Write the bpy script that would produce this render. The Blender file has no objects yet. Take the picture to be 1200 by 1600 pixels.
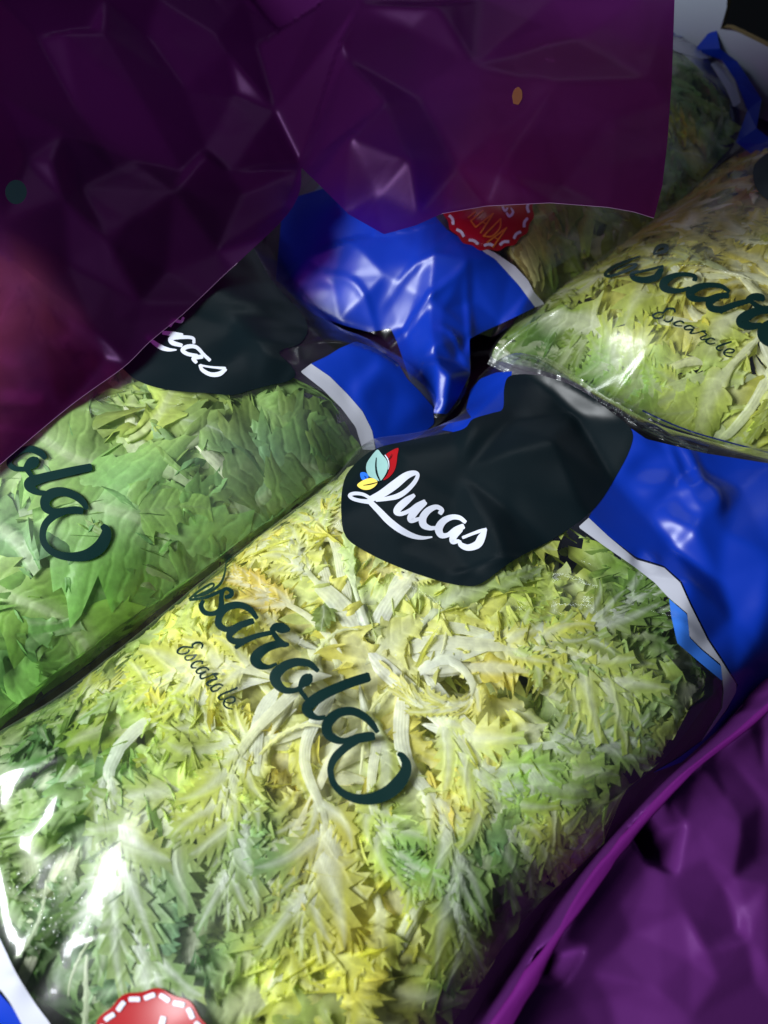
import bpy, math, random
import numpy as np
from mathutils import Vector, geometry

S = bpy.context.scene
COL = S.collection
W0, H0 = 1200, 1600                      # photograph pixels used for surveying
# ------------------------------------------------------------------ camera
TH = math.radians(30.0); D0 = 0.416; LENS = 28.0
F = LENS / 36.0 * H0
CAM = np.array([0.0, -math.sin(TH) * D0, math.cos(TH) * D0])
cd = bpy.data.cameras.new("camera"); cam = bpy.data.objects.new("camera", cd)
COL.objects.link(cam); S.camera = cam
cam.location = CAM; cam.rotation_euler = (TH, 0, 0)
cd.lens = LENS; cd.sensor_width = 36; cd.sensor_fit = 'AUTO'
cd.clip_start = 0.01; cd.clip_end = 50
cd.dof.use_dof = True; cd.dof.focus_distance = 0.375; cd.dof.aperture_fstop = 8.0
# ------------------------------------------------------------------ world, lamps, exposure
w = bpy.data.worlds.new("World"); S.world = w; w.use_nodes = True
bg = w.node_tree.nodes['Background']
bg.inputs[0].default_value = (0.55, 0.7, 1.0, 1); bg.inputs[1].default_value = 0.05
def area(name, loc, target, size, power, col):
    l = bpy.data.lights.new(name, 'AREA'); l.shape = 'RECTANGLE'; l.size, l.size_y = size
    l.energy = power; l.color = col
    o = bpy.data.objects.new(name, l); COL.objects.link(o); o.location = loc
    o.rotation_euler = (Vector(target) - Vector(loc)).to_track_quat('-Z', 'Y').to_euler()
    return o
area("ceiling_lamp", (-0.51, -0.19, 0.54), (0.02, -0.03, 0.0), (0.26, 0.34), 13.4, (0.93, 0.97, 1.0))
area("tube_lamp", (0.15, 1.25, 1.55), (0.05, 0.1, 0.0), (1.2, 0.06), 3.0, (0.85, 0.93, 1.0))
S.view_settings.view_transform = 'Standard'; S.view_settings.look = 'None'
S.view_settings.exposure = 0.0; S.view_settings.gamma = 1
S.cycles.use_denoising = True
S.cycles.max_bounces = 8; S.cycles.diffuse_bounces = 3; S.cycles.glossy_bounces = 3
S.cycles.transmission_bounces = 4; S.cycles.transparent_max_bounces = 32
S.cycles.caustics_reflective = False; S.cycles.caustics_refractive = False
S.cycles.sample_clamp_indirect = 4.0

# ------------------------------------------------------------------ survey helpers
def rays(px, py):
    px = np.asarray(px, float); py = np.asarray(py, float)
    x = (px - W0 / 2) / F; y = (H0 / 2 - py) / F
    s, c = math.sin(TH), math.cos(TH)
    return np.stack([x, s + y * c, -c + y * s], -1)
def on_z(px, py, z):
    d = rays(px, py); t = (np.asarray(z, float) - CAM[2]) / d[..., 2]
    return CAM + d * t[..., None]
def cr(pts, n=8, closed=False):
    """Catmull-Rom through points of any dimension"""
    P = np.asarray(pts, float)
    if len(P) < 3 and not closed:
        t = np.linspace(0, 1, n + 1)[:, None]; return P[0] * (1 - t) + P[-1] * t
    if closed: Q = np.vstack([P[-1:], P, P[:2]])
    else: Q = np.vstack([2 * P[0] - P[1], P, 2 * P[-1] - P[-2]])
    out = []
    for i in range(1, len(Q) - 2):
        p0, p1, p2, p3 = Q[i - 1:i + 3]
        for t in np.arange(n) / n:
            out.append(0.5 * (2 * p1 + (p2 - p0) * t + (2 * p0 - 5 * p1 + 4 * p2 - p3) * t * t + (3 * p1 - p0 - 3 * p2 + p3) * t ** 3))
    if not closed: out.append(P[-1])
    return np.array(out)
def resample(P, step):
    P = np.asarray(P, float); seg = np.linalg.norm(np.diff(P, axis=0), axis=1)
    a = np.r_[0, np.cumsum(seg)]; n = max(2, int(round(a[-1] / step)) + 1)
    t = np.linspace(0, a[-1], n)
    return np.stack([np.interp(t, a, P[:, k]) for k in range(P.shape[1])], 1)
def vnoise(x, y, scale, seed):
    x = np.asarray(x) / scale; y = np.asarray(y) / scale
    ix = np.floor(x).astype(np.int64); iy = np.floor(y).astype(np.int64)
    fx = x - ix; fy = y - iy; fx = fx * fx * (3 - 2 * fx); fy = fy * fy * (3 - 2 * fy)
    def h(a, b):
        v = (a * 374761393 + b * 668265263 + seed * 974711 + 12345) & 0xffffffff
        v = ((v ^ (v >> 13)) * 1274126177) & 0xffffffff
        return ((v ^ (v >> 16)) & 0xffff) / 32767.5 - 1
    return (h(ix, iy) * (1 - fx) + h(ix + 1, iy) * fx) * (1 - fy) + (h(ix, iy + 1) * (1 - fx) + h(ix + 1, iy + 1) * fx) * fy
def blur(Z, sig):
    r = max(1, int(sig * 3)); k = np.exp(-0.5 * (np.arange(-r, r + 1) / sig) ** 2); k /= k.sum()
    P = np.pad(Z, r, mode='edge')
    P = sum(k[i] * P[i:i + Z.shape[0], :] for i in range(2 * r + 1))
    return sum(k[i] * P[:, i:i + Z.shape[1]] for i in range(2 * r + 1))

class Field:
    """height raster over the ground plan"""
    def __init__(s, x0, y0, x1, y1, dx=0.0016):
        s.x0, s.y0, s.dx = x0, y0, dx
        s.nx = int((x1 - x0) / dx) + 2; s.ny = int((y1 - y0) / dx) + 2
        s.X, s.Y = np.meshgrid(x0 + np.arange(s.nx) * dx, y0 + np.arange(s.ny) * dx)
        s.Z = np.zeros_like(s.X)
    def sample(s, x, y, A=None):
        A = s.Z if A is None else A
        u = np.clip((np.asarray(x) - s.x0) / s.dx, 0, s.nx - 1.001); v = np.clip((np.asarray(y) - s.y0) / s.dx, 0, s.ny - 1.001)
        i = u.astype(int); j = v.astype(int); a = u - i; b = v - j
        return (A[j, i] * (1 - a) + A[j, i + 1] * a) * (1 - b) + (A[j + 1, i] * (1 - a) + A[j + 1, i + 1] * a) * b
    def raster(s, xy, val):
        """linear interpolation over the Delaunay triangles of scattered points"""
        xy = np.asarray(xy, float); val = np.asarray(val, float)
        vs, _, fs, ov, _, _ = geometry.delaunay_2d_cdt([Vector(p) for p in xy], [], [], 0, 1e-7)
        src = [o[0] for o in ov]; R = np.zeros_like(s.Z); M = np.zeros(s.Z.shape, bool)
        for f in fs:
            p = np.array([vs[k][:] for k in f]); z = val[[src[k] for k in f]]
            i0 = max(0, int((p[:, 0].min() - s.x0) / s.dx)); i1 = min(s.nx, int((p[:, 0].max() - s.x0) / s.dx) + 2)
            j0 = max(0, int((p[:, 1].min() - s.y0) / s.dx)); j1 = min(s.ny, int((p[:, 1].max() - s.y0) / s.dx) + 2)
            if i1 <= i0 or j1 <= j0: continue
            X = s.X[j0:j1, i0:i1]; Y = s.Y[j0:j1, i0:i1]
            d = (p[1, 1] - p[2, 1]) * (p[0, 0] - p[2, 0]) + (p[2, 0] - p[1, 0]) * (p[0, 1] - p[2, 1])
            if abs(d) < 1e-14: continue
            a = ((p[1, 1] - p[2, 1]) * (X - p[2, 0]) + (p[2, 0] - p[1, 0]) * (Y - p[2, 1])) / d
            b = ((p[2, 1] - p[0, 1]) * (X - p[2, 0]) + (p[0, 0] - p[2, 0]) * (Y - p[2, 1])) / d
            c = 1 - a - b; m = (a > -1e-6) & (b > -1e-6) & (c > -1e-6)
            R[j0:j1, i0:i1][m] = (a * z[0] + b * z[1] + c * z[2])[m]; M[j0:j1, i0:i1] |= m
        return R, M
    def project(s, px, py, lift=0.0):
        d = rays(px, py); sh = d.shape[:-1]; d = d.reshape(-1, 3)
        z1 = s.Z.max() + .002; z0 = s.Z.min() - .002
        ta = (z1 - CAM[2]) / d[:, 2]; tb = (z0 - CAM[2]) / d[:, 2]
        lo = ta.copy(); hi = tb.copy(); done = np.zeros(len(d), bool); prev = ta.copy(); N = 90
        for k in range(1, N + 1):
            t = ta + (tb - ta) * k / N; P = CAM + d * t[:, None]
            hit = (~done) & (P[:, 2] <= s.sample(P[:, 0], P[:, 1]) + lift)
            lo[hit] = prev[hit]; hi[hit] = t[hit]; done |= hit; prev = t
        for _ in range(14):
            m = (lo + hi) / 2; P = CAM + d * m[:, None]; b = P[:, 2] <= s.sample(P[:, 0], P[:, 1]) + lift
            hi = np.where(b & done, m, hi); lo = np.where(~b & done, m, lo)
        t = np.where(done, (lo + hi) / 2, tb); P = CAM + d * t[:, None]
        return P.reshape(sh + (3,))
    def crumple(s, n, amp, seed, soft=1.0):
        r = np.random.default_rng(seed)
        xy = np.stack([r.uniform(s.x0 - .02, s.x0 + s.nx * s.dx + .02, n), r.uniform(s.y0 - .02, s.y0 + s.ny * s.dx + .02, n)], 1)
        xy = np.vstack([xy, [[s.x0 - .1, s.y0 - .1], [s.x0 + s.nx * s.dx + .1, s.y0 - .1], [s.x0 - .1, s.y0 + s.ny * s.dx + .1], [s.x0 + s.nx * s.dx + .1, s.y0 + s.ny * s.dx + .1]]])
        R, _ = s.raster(xy, np.r_[r.normal(0, amp, n), 0, 0, 0, 0]); return blur(R, soft)
    def ridge(s, pix, h, wd, z=0.03):
        """a crease standing up along a curve (metres high, metres wide)"""
        P = on_z(*np.asarray(cr(pix, 6)).T, z)[:, :2] if not callable(z) else None
        D = np.full(s.Z.shape, 9.0); T = np.zeros(s.Z.shape)
        for k in range(len(P) - 1):
            a, b = P[k], P[k + 1]; ab = b - a; L2 = ab @ ab + 1e-12
            t = np.clip(((s.X - a[0]) * ab[0] + (s.Y - a[1]) * ab[1]) / L2, 0, 1)
            d = np.hypot(s.X - a[0] - t * ab[0], s.Y - a[1] - t * ab[1]); m = d < D
            D[m] = d[m]; T[m] = ((k + t) / (len(P) - 1))[m]
        s.Z += h * np.exp(-(D / wd) ** 2) * np.sin(np.clip(T, 0.02, .98) * math.pi) ** .5
def sdist(X, Y, P):
    """signed distance to a closed polygon, positive inside"""
    D = np.full(X.shape, 1e9); ins = np.zeros(X.shape, bool); n = len(P)
    for k in range(n):
        a, b = P[k], P[(k + 1) % n]; ab = b - a
        t = np.clip(((X - a[0]) * ab[0] + (Y - a[1]) * ab[1]) / (ab @ ab + 1e-15), 0, 1)
        D = np.minimum(D, (X - a[0] - t * ab[0]) ** 2 + (Y - a[1] - t * ab[1]) ** 2)
        c = ((a[1] > Y) != (b[1] > Y))
        with np.errstate(divide='ignore', invalid='ignore'):
            ins ^= c & (X < (b[0] - a[0]) * (Y - a[1]) / (b[1] - a[1]) + a[0])
    D = np.sqrt(D); return np.where(ins, D, -D)

# ------------------------------------------------------------------ object helpers
def tag(o, label=None, cat=None, group=None, kind=None):
    if label: o['label'] = label
    if cat: o['category'] = cat
    if group: o['group'] = group
    if kind: o['kind'] = kind
    return o
def thing(name, loc, label, cat, group=None):
    o = bpy.data.objects.new(name, None); o.empty_display_size = .02; COL.objects.link(o); o.location = loc
    return tag(o, label, cat, group)
def mesh_obj(name, V, faces, mat, parent=None, smooth=True, colors=None, org=None, grain=None):
    """one mesh object; world coordinates V are stored relative to the parent's (or org) position"""
    V = np.asarray(V, float).reshape(-1, 3)
    o0 = np.array(parent['_o'] if parent is not None and '_o' in parent else (org if org is not None else (0, 0, 0)), float)
    me = bpy.data.meshes.new(name); V = V - o0
    if isinstance(faces, np.ndarray):
        n, k = faces.shape
        me.vertices.add(len(V)); me.vertices.foreach_set('co', V.astype(np.float32).ravel())
        me.loops.add(n * k); me.loops.foreach_set('vertex_index', faces.astype(np.int32).ravel())
        me.polygons.add(n); me.polygons.foreach_set('loop_start', (np.arange(n) * k).astype(np.int32))
        me.polygons.foreach_set('loop_total', np.full(n, k, np.int32))
        me.polygons.foreach_set('use_smooth', np.full(n, smooth, bool))
        me.update(calc_edges=True)
    else:
        me.from_pydata(V.tolist(), [], [list(f) for f in faces])
        me.polygons.foreach_set('use_smooth', np.full(len(me.polygons), smooth, bool))
    if colors is not None:
        at = me.color_attributes.new('tint', 'FLOAT_COLOR', 'POINT')
        c = np.ones((len(V), 4), np.float32); c[:, :3] = colors; at.data.foreach_set('color', c.ravel())
    if grain is not None:
        at = me.attributes.new('grain', 'FLOAT_VECTOR', 'POINT'); at.data.foreach_set('vector', grain.astype(np.float32).ravel())
    me.materials.append(mat)
    o = bpy.data.objects.new(name, me); COL.objects.link(o); o['_o'] = [float(v) for v in o0]
    if parent is not None: o.parent = parent
    elif org is not None: o.location = org
    return o
def root(name, loc, label, cat, group=None):
    o = thing(name, loc, label, cat, group); o['_o'] = [float(v) for v in loc]; return o

# ------------------------------------------------------------------ materials
def mat(name):
    m = bpy.data.materials.new(name); m.use_nodes = True; nt = m.node_tree; nt.nodes.clear()
    o = nt.nodes.new('ShaderNodeOutputMaterial')
    def N(t, **kw):
        n = nt.nodes.new('ShaderNode' + t)
        for k, v in kw.items(): setattr(n, k, v)
        return n
    return m, nt, N, o
def L(nt, a, b): nt.links.new(a, b)
def plain(name, col, rough=.3, spec=.5, var=.12, scale=60, bump=0.0, trans=0.0):
    m, nt, N, out = mat(name)
    p = N('BsdfPrincipled'); p.inputs['Roughness'].default_value = rough; p.inputs['Specular IOR Level'].default_value = spec
    tc = N('TexCoord'); nz = N('TexNoise'); nz.inputs['Scale'].default_value = scale; nz.inputs['Detail'].default_value = 5
    L(nt, tc.outputs['Object'], nz.inputs['Vector'])
    mx = N('MixRGB'); mx.blend_type = 'MIX'
    mx.inputs[1].default_value = (*[c * (1 - var) for c in col], 1); mx.inputs[2].default_value = (*[min(1, c * (1 + var)) for c in col], 1)
    L(nt, nz.outputs['Fac'], mx.inputs[0]); L(nt, mx.outputs[0], p.inputs['Base Color'])
    if bump:
        b = N('Bump'); b.inputs['Strength'].default_value = bump; b.inputs['Distance'].default_value = .0006
        L(nt, nz.outputs['Fac'], b.inputs['Height']); L(nt, b.outputs[0], p.inputs['Normal'])
    if trans:
        t = N('BsdfTransparent'); ms = N('MixShader'); ms.inputs[0].default_value = trans
        t.inputs[0].default_value = (*[min(1, c * 3 + .1) for c in col], 1)
        L(nt, p.outputs[0], ms.inputs[1]); L(nt, t.outputs[0], ms.inputs[2]); L(nt, ms.outputs[0], out.inputs[0])
    else: L(nt, p.outputs[0], out.inputs[0])
    return m
def film_mat(name, haze=.05, rough=.07, refl=1.0):
    m, nt, N, out = mat(name)
    tr = N('BsdfTransparent'); tr.inputs[0].default_value = (.97, .985, .98, 1)
    gl = N('BsdfGlossy'); gl.inputs['Roughness'].default_value = rough; gl.inputs[0].default_value = (.35, .35, .35, 1)
    g2 = N('BsdfGlossy'); g2.inputs['Roughness'].default_value = .25; g2.inputs[0].default_value = (.65, .65, .65, 1); ad = N('AddShader'); L(nt, gl.outputs[0], ad.inputs[0]); L(nt, g2.outputs[0], ad.inputs[1])
    fr = N('Fresnel'); ge = N('NewGeometry'); io = N('MapRange'); io.inputs[3].default_value = 1.5; io.inputs[4].default_value = 1 / 1.5
    L(nt, ge.outputs['Backfacing'], io.inputs[0]); L(nt, io.outputs[0], fr.inputs[0])   # a thin film reflects alike from both sides
    tc = N('TexCoord'); nz = N('TexNoise'); nz.inputs['Scale'].default_value = 14; nz.inputs['Detail'].default_value = 3
    L(nt, tc.outputs['Object'], nz.inputs['Vector'])
    rp = N('MapRange'); rp.inputs[1].default_value = .48; rp.inputs[2].default_value = .72; rp.inputs[3].default_value = haze * .25; rp.inputs[4].default_value = haze * 2.2
    L(nt, nz.outputs['Fac'], rp.inputs[0])
    df = N('BsdfDiffuse'); df.inputs[0].default_value = (.75, .82, .82, 1)
    m1 = N('MixShader'); L(nt, rp.outputs[0], m1.inputs[0]); L(nt, tr.outputs[0], m1.inputs[1]); L(nt, df.outputs[0], m1.inputs[2])
    # fine micro wrinkles
    n2 = N('TexNoise'); n2.inputs['Scale'].default_value = 90; n2.inputs['Detail'].default_value = 2; L(nt, tc.outputs['Object'], n2.inputs['Vector'])
    bp = N('Bump'); bp.inputs['Strength'].default_value = .25; bp.inputs['Distance'].default_value = .001
    L(nt, n2.outputs['Fac'], bp.inputs['Height']); L(nt, bp.outputs[0], gl.inputs['Normal']); L(nt, bp.outputs[0], g2.inputs['Normal'])
    mu = N('Math', operation='MULTIPLY'); mu.inputs[1].default_value = 1.05 * refl; L(nt, fr.outputs[0], mu.inputs[0])
    m2 = N('MixShader'); L(nt, mu.outputs[0], m2.inputs[0]); L(nt, m1.outputs[0], m2.inputs[1]); L(nt, ad.outputs[0], m2.inputs[2])
    L(nt, m2.outputs[0], out.inputs[0]); return m
def leaf_mat():
    m, nt, N, out = mat('leaf_tissue')
    at = N('Attribute'); at.attribute_name = 'tint'
    tc = N('TexCoord'); nz = N('TexNoise'); nz.inputs['Scale'].default_value = 240; nz.inputs['Detail'].default_value = 4
    L(nt, tc.outputs['Object'], nz.inputs['Vector'])
    mr = N('MapRange'); mr.inputs[1].default_value = .25; mr.inputs[2].default_value = .75; mr.inputs[3].default_value = .8; mr.inputs[4].default_value = 1.15
    L(nt, nz.outputs['Fac'], mr.inputs[0])
    mx = N('MixRGB'); mx.blend_type = 'MULTIPLY'; mx.inputs[0].default_value = 1
    ga = N('Attribute'); ga.attribute_name = 'grain'; sx = N('SeparateXYZ'); L(nt, ga.outputs['Vector'], sx.inputs[0])
    ab = N('Math', operation='ABSOLUTE'); L(nt, sx.outputs['Y'], ab.inputs[0])
    def M(op, a, b=None, c=None):
        q = N('Math', operation=op)
        for k_, v_ in enumerate((a, b, c)):
            if v_ is None: continue
            if isinstance(v_, (int, float)): q.inputs[k_].default_value = v_
            else: L(nt, v_, q.inputs[k_])
        return q.outputs[0]
    nd = N('TexNoise'); nd.inputs['Scale'].default_value = 70; L(nt, tc.outputs['Object'], nd.inputs['Vector'])
    ph = M('ADD', M('SUBTRACT', M('MULTIPLY', sx.outputs['X'], 95.0), M('MULTIPLY', ab.outputs[0], 7.0)), M('MULTIPLY', nd.outputs['Fac'], 9.0))
    vein = M('POWER', M('MULTIPLY_ADD', M('SINE', ph), .5, .5), 5.0)                     # thin side veins on the blade
    groove = M('MULTIPLY_ADD', M('SINE', M('MULTIPLY_ADD', sx.outputs['Y'], 52.0, M('MULTIPLY', nd.outputs['Fac'], 8.0))), .5, .5)   # lengthwise ribbing on the stalk
    blade = M('MINIMUM', M('MULTIPLY', sx.outputs['Z'], 1.6), 1.0)
    hgt = M('ADD', M('MULTIPLY', vein, blade), M('MULTIPLY', M('MULTIPLY', groove, .45), M('SUBTRACT', 1.0, blade)))
    lift = M('MULTIPLY_ADD', M('MULTIPLY', vein, blade), .12, mr.outputs[0])
    L(nt, at.outputs['Color'], mx.inputs[1]); L(nt, lift, mx.inputs[2])
    p = N('BsdfPrincipled'); p.inputs['Roughness'].default_value = .4; p.inputs['Specular IOR Level'].default_value = .3
    bp = N('Bump'); bp.inputs['Strength'].default_value = .35; bp.inputs['Distance'].default_value = .0012
    L(nt, M('ADD', M('MULTIPLY', nz.outputs['Fac'], .8), M('MULTIPLY', hgt, .55)), bp.inputs['Height']); L(nt, bp.outputs[0], p.inputs['Normal'])
    rgh = M('MULTIPLY_ADD', blade, .16, .26); L(nt, rgh, p.inputs['Roughness'])
    L(nt, mx.outputs[0], p.inputs['Base Color'])
    t = N('BsdfTranslucent'); L(nt, mx.outputs[0], t.inputs[0])
    ms = N('MixShader'); ms.inputs[0].default_value = .58
    L(nt, p.outputs[0], ms.inputs[1]); L(nt, t.outputs[0], ms.inputs[2]); L(nt, ms.outputs[0], out.inputs[0]); return m
def purple_mat(name, col, clear=.12, glow=.3, rough=.36, spec=.45):
    m, nt, N, out = mat(name)
    tc = N('TexCoord'); nz = N('TexNoise'); nz.inputs['Scale'].default_value = 20; nz.inputs['Detail'].default_value = 6
    L(nt, tc.outputs['Object'], nz.inputs['Vector'])
    mx = N('MixRGB'); mx.inputs[1].default_value = (*[c * .82 for c in col], 1); mx.inputs[2].default_value = (*[c * 1.2 for c in col], 1)
    L(nt, nz.outputs['Fac'], mx.inputs[0])
    p = N('BsdfPrincipled'); p.inputs['Roughness'].default_value = rough; p.inputs['Specular IOR Level'].default_value = spec; p.inputs['Specular Tint'].default_value = (.62, .30, .75, 1)
    n2 = N('TexNoise'); n2.inputs['Scale'].default_value = 500; n2.inputs['Detail'].default_value = 3; L(nt, tc.outputs['Object'], n2.inputs['Vector'])
    bp = N('Bump'); bp.inputs['Strength'].default_value = .06; bp.inputs['Distance'].default_value = .0006
    L(nt, n2.outputs['Fac'], bp.inputs['Height']); L(nt, bp.outputs[0], p.inputs['Normal'])
    L(nt, mx.outputs[0], p.inputs['Base Color'])
    t = N('BsdfTranslucent'); t.inputs[0].default_value = (.30, .012, .24, 1) if clear else (min(1, col[0] * 3.2), col[1] * 2, min(1, col[2] * 2.6), 1)
    ms = N('MixShader'); ms.inputs[0].default_value = glow; L(nt, p.outputs[0], ms.inputs[1]); L(nt, t.outputs[0], ms.inputs[2])
    rf = N('BsdfRefraction'); rf.inputs['Roughness'].default_value = .85; rf.inputs['IOR'].default_value = 1.25; rf.inputs[0].default_value = (.8, .10, .75, 1)
    m3 = N('MixShader'); m3.inputs[0].default_value = clear * 4.0; L(nt, ms.outputs[0], m3.inputs[1]); L(nt, rf.outputs[0], m3.inputs[2])
    tr = N('BsdfTransparent'); tr.inputs[0].default_value = (.72, .10, .66, 1)
    m2 = N('MixShader'); m2.inputs[0].default_value = clear; L(nt, (m3 if clear else ms).outputs[0], m2.inputs[1]); L(nt, tr.outputs[0], m2.inputs[2])
    L(nt, m2.outputs[0], out.inputs[0]); return m

M_FILM = film_mat('clear_film', .007, .07)
M_FILM2 = film_mat('hazy_film', .028, .10, .6)
M_SEAL = film_mat('crimped_film', .08, .12, 1.6)
M_LEAF = leaf_mat(); M_DROP = film_mat('water', .0, .03, 2.5)
M_BLUE = plain('blue_print', (.002, .024, .29), .34, .34, .08, 30)
M_LBLUE = plain('pale_blue_patch', (.03, .14, .55), .3, .5, .08, 30)
M_BACK = plain('blue_back_film', (.001, .010, .12), .3, .5, .1, 30)
M_BLACK = plain('black_print', (.0022, .006, .008), .36, .22, .2, 40)
M_TEXT = plain('dark_green_ink', (.003, .016, .0145), .26, .4, .15, 60)
M_GREY = plain('grey_white_print', (.36, .37, .43), .28, .5, .05, 40)
M_WHITE = plain('white_ink', (.52, .54, .62), .3, .4, .04, 60)
M_RED = plain('red_print', (.28, .005, .008), .3, .5, .08, 60)
M_ORANGE = plain('orange_ink', (.55, .17, .02), .35, .4, .05, 60)
M_YELLOW = plain('yellow_ink', (.70, .55, .10), .35, .4, .12, 160)
M_SAGE = plain('sage_ink', (.22, .38, .36), .35, .4, .2, 90)
M_LOGOBLUE = plain('logo_blue_ink', (.02, .13, .62), .35, .4, .1, 90)
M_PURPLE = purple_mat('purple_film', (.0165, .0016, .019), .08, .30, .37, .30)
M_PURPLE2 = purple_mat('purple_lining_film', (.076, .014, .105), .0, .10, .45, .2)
M_RIM = purple_mat('purple_lit_rim', (.11, .009, .13), .0, .2, .36, .4)  # brighter version of the lining purple, light of the rim in its colour
M_CARD = plain('white_cardboard', (.24, .28, .34), .6, .3, .06, 25, .15)
M_BROWN = plain('raw_card_edge', (.13, .10, .045), .8, .2, .2, 200, .3)
M_DARK = plain('dark_table', (.008, .008, .009), .7, .2, .2, 20)
M_FLOOR = plain('dark_lining', (.02, .004, .03), .5, .4, .2, 20)

# ------------------------------------------------------------------ shapes surveyed in photograph pixels
def fill_px(poly, step=5.0, holes=()):
    loops = [resample(np.vstack([p, p[:1]]), step)[:-1] for p in [np.asarray(poly, float)] + [np.asarray(h, float) for h in holes]]
    P = loops[0]; x0, y0 = P.min(0); x1, y1 = P.max(0)
    gx, gy = np.meshgrid(np.arange(x0, x1, step), np.arange(y0, y1, step * .87))
    gx = gx + (np.arange(gx.shape[0]) % 2)[:, None] * step / 2
    d = sdist(gx, gy, P)
    for h in loops[1:]: d = np.minimum(d, -sdist(gx, gy, h))
    m = d > step * .45; pts = [Vector(p) for l in loops for p in l]; edges = []; k = 0
    for l in loops:
        n = len(l); edges += [(k + i, k + (i + 1) % n) for i in range(n)]; k += n
    pts += [Vector((a, b)) for a, b in zip(gx[m], gy[m])]
    vs, _, fs, _, _, _ = geometry.delaunay_2d_cdt(pts, edges, [], 1, 1e-4)
    V = np.array([v[:] for v in vs]); fs = np.array([f for f in fs if len(f) == 3], int)
    cen = V[fs].mean(1)
    for h in loops[1:]: fs_keep = sdist(cen[:, 0], cen[:, 1], h) < 0; fs = fs[fs_keep]; cen = cen[fs_keep]
    a = V[fs[:, 1]] - V[fs[:, 0]]; b = V[fs[:, 2]] - V[fs[:, 0]]
    flip = (a[:, 0] * b[:, 1] - a[:, 1] * b[:, 0]) > 0      # pixel y runs down: this makes normals face up
    fs[flip] = fs[flip][:, ::-1]
    return V, fs
def stroke_px(strokes, off=(0, 0), sc=1.0, n=8, cols=4):
    """pen strokes (x, y, width) in an enlarged view -> photograph pixels as ribbons"""
    VV, FF, lift, base = [], [], [], 0
    for q, st in enumerate(strokes):
        P = cr(st, n); xy = P[:, :2] / sc + np.array(off); wd = np.maximum(P[:, 2], 2) / sc
        T = np.gradient(xy, axis=0); T /= np.linalg.norm(T, axis=1)[:, None] + 1e-9; Nn = np.stack([-T[:, 1], T[:, 0]], 1)
        # rounded ends
        xy = np.vstack([xy[0] - T[0] * wd[0] * .22, xy, xy[-1] + T[-1] * wd[-1] * .22]); Nn = np.vstack([Nn[0], Nn, Nn[-1]]); wd = np.r_[wd[0] * .72, wd, wd[-1] * .72]
        t = np.linspace(-.5, .5, cols); G = xy[:, None, :] + Nn[:, None, :] * (wd[:, None] * t)[..., None]
        r, c = G.shape[:2]; idx = base + np.arange(r * c).reshape(r, c)
        FF.append(np.stack([idx[:-1, :-1], idx[:-1, 1:], idx[1:, 1:], idx[1:, :-1]], -1).reshape(-1, 4))
        VV.append(G.reshape(-1, 2)); lift.append(np.full(r * c, q * .00003)); base += r * c
    return np.vstack(VV), np.vstack(FF), np.concatenate(lift)
def print_poly(fld, name, poly, m, parent, lift=.0004, step=5, smooth_n=0, holes=()):
    poly = np.asarray(poly, float)
    if smooth_n: poly = cr(poly, smooth_n, True)
    V, f = fill_px(poly, step, holes)
    P = fld.project(V[:, 0], V[:, 1], lift)
    return mesh_obj(name, P, f, m, parent)
def print_strokes(fld, name, strokes, m, parent, off=(0, 0), sc=1.0, lift=.0007, cols=4):
    V, f, l = stroke_px(strokes, off, sc, cols=cols)
    P = fld.project(V[:, 0], V[:, 1], lift); P[:, 2] += l
    return mesh_obj(name, P, f, m, parent)
def zl(pts, off, sc): return [(off[0] + a / sc, off[1] + b / sc) for a, b in pts]

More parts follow.
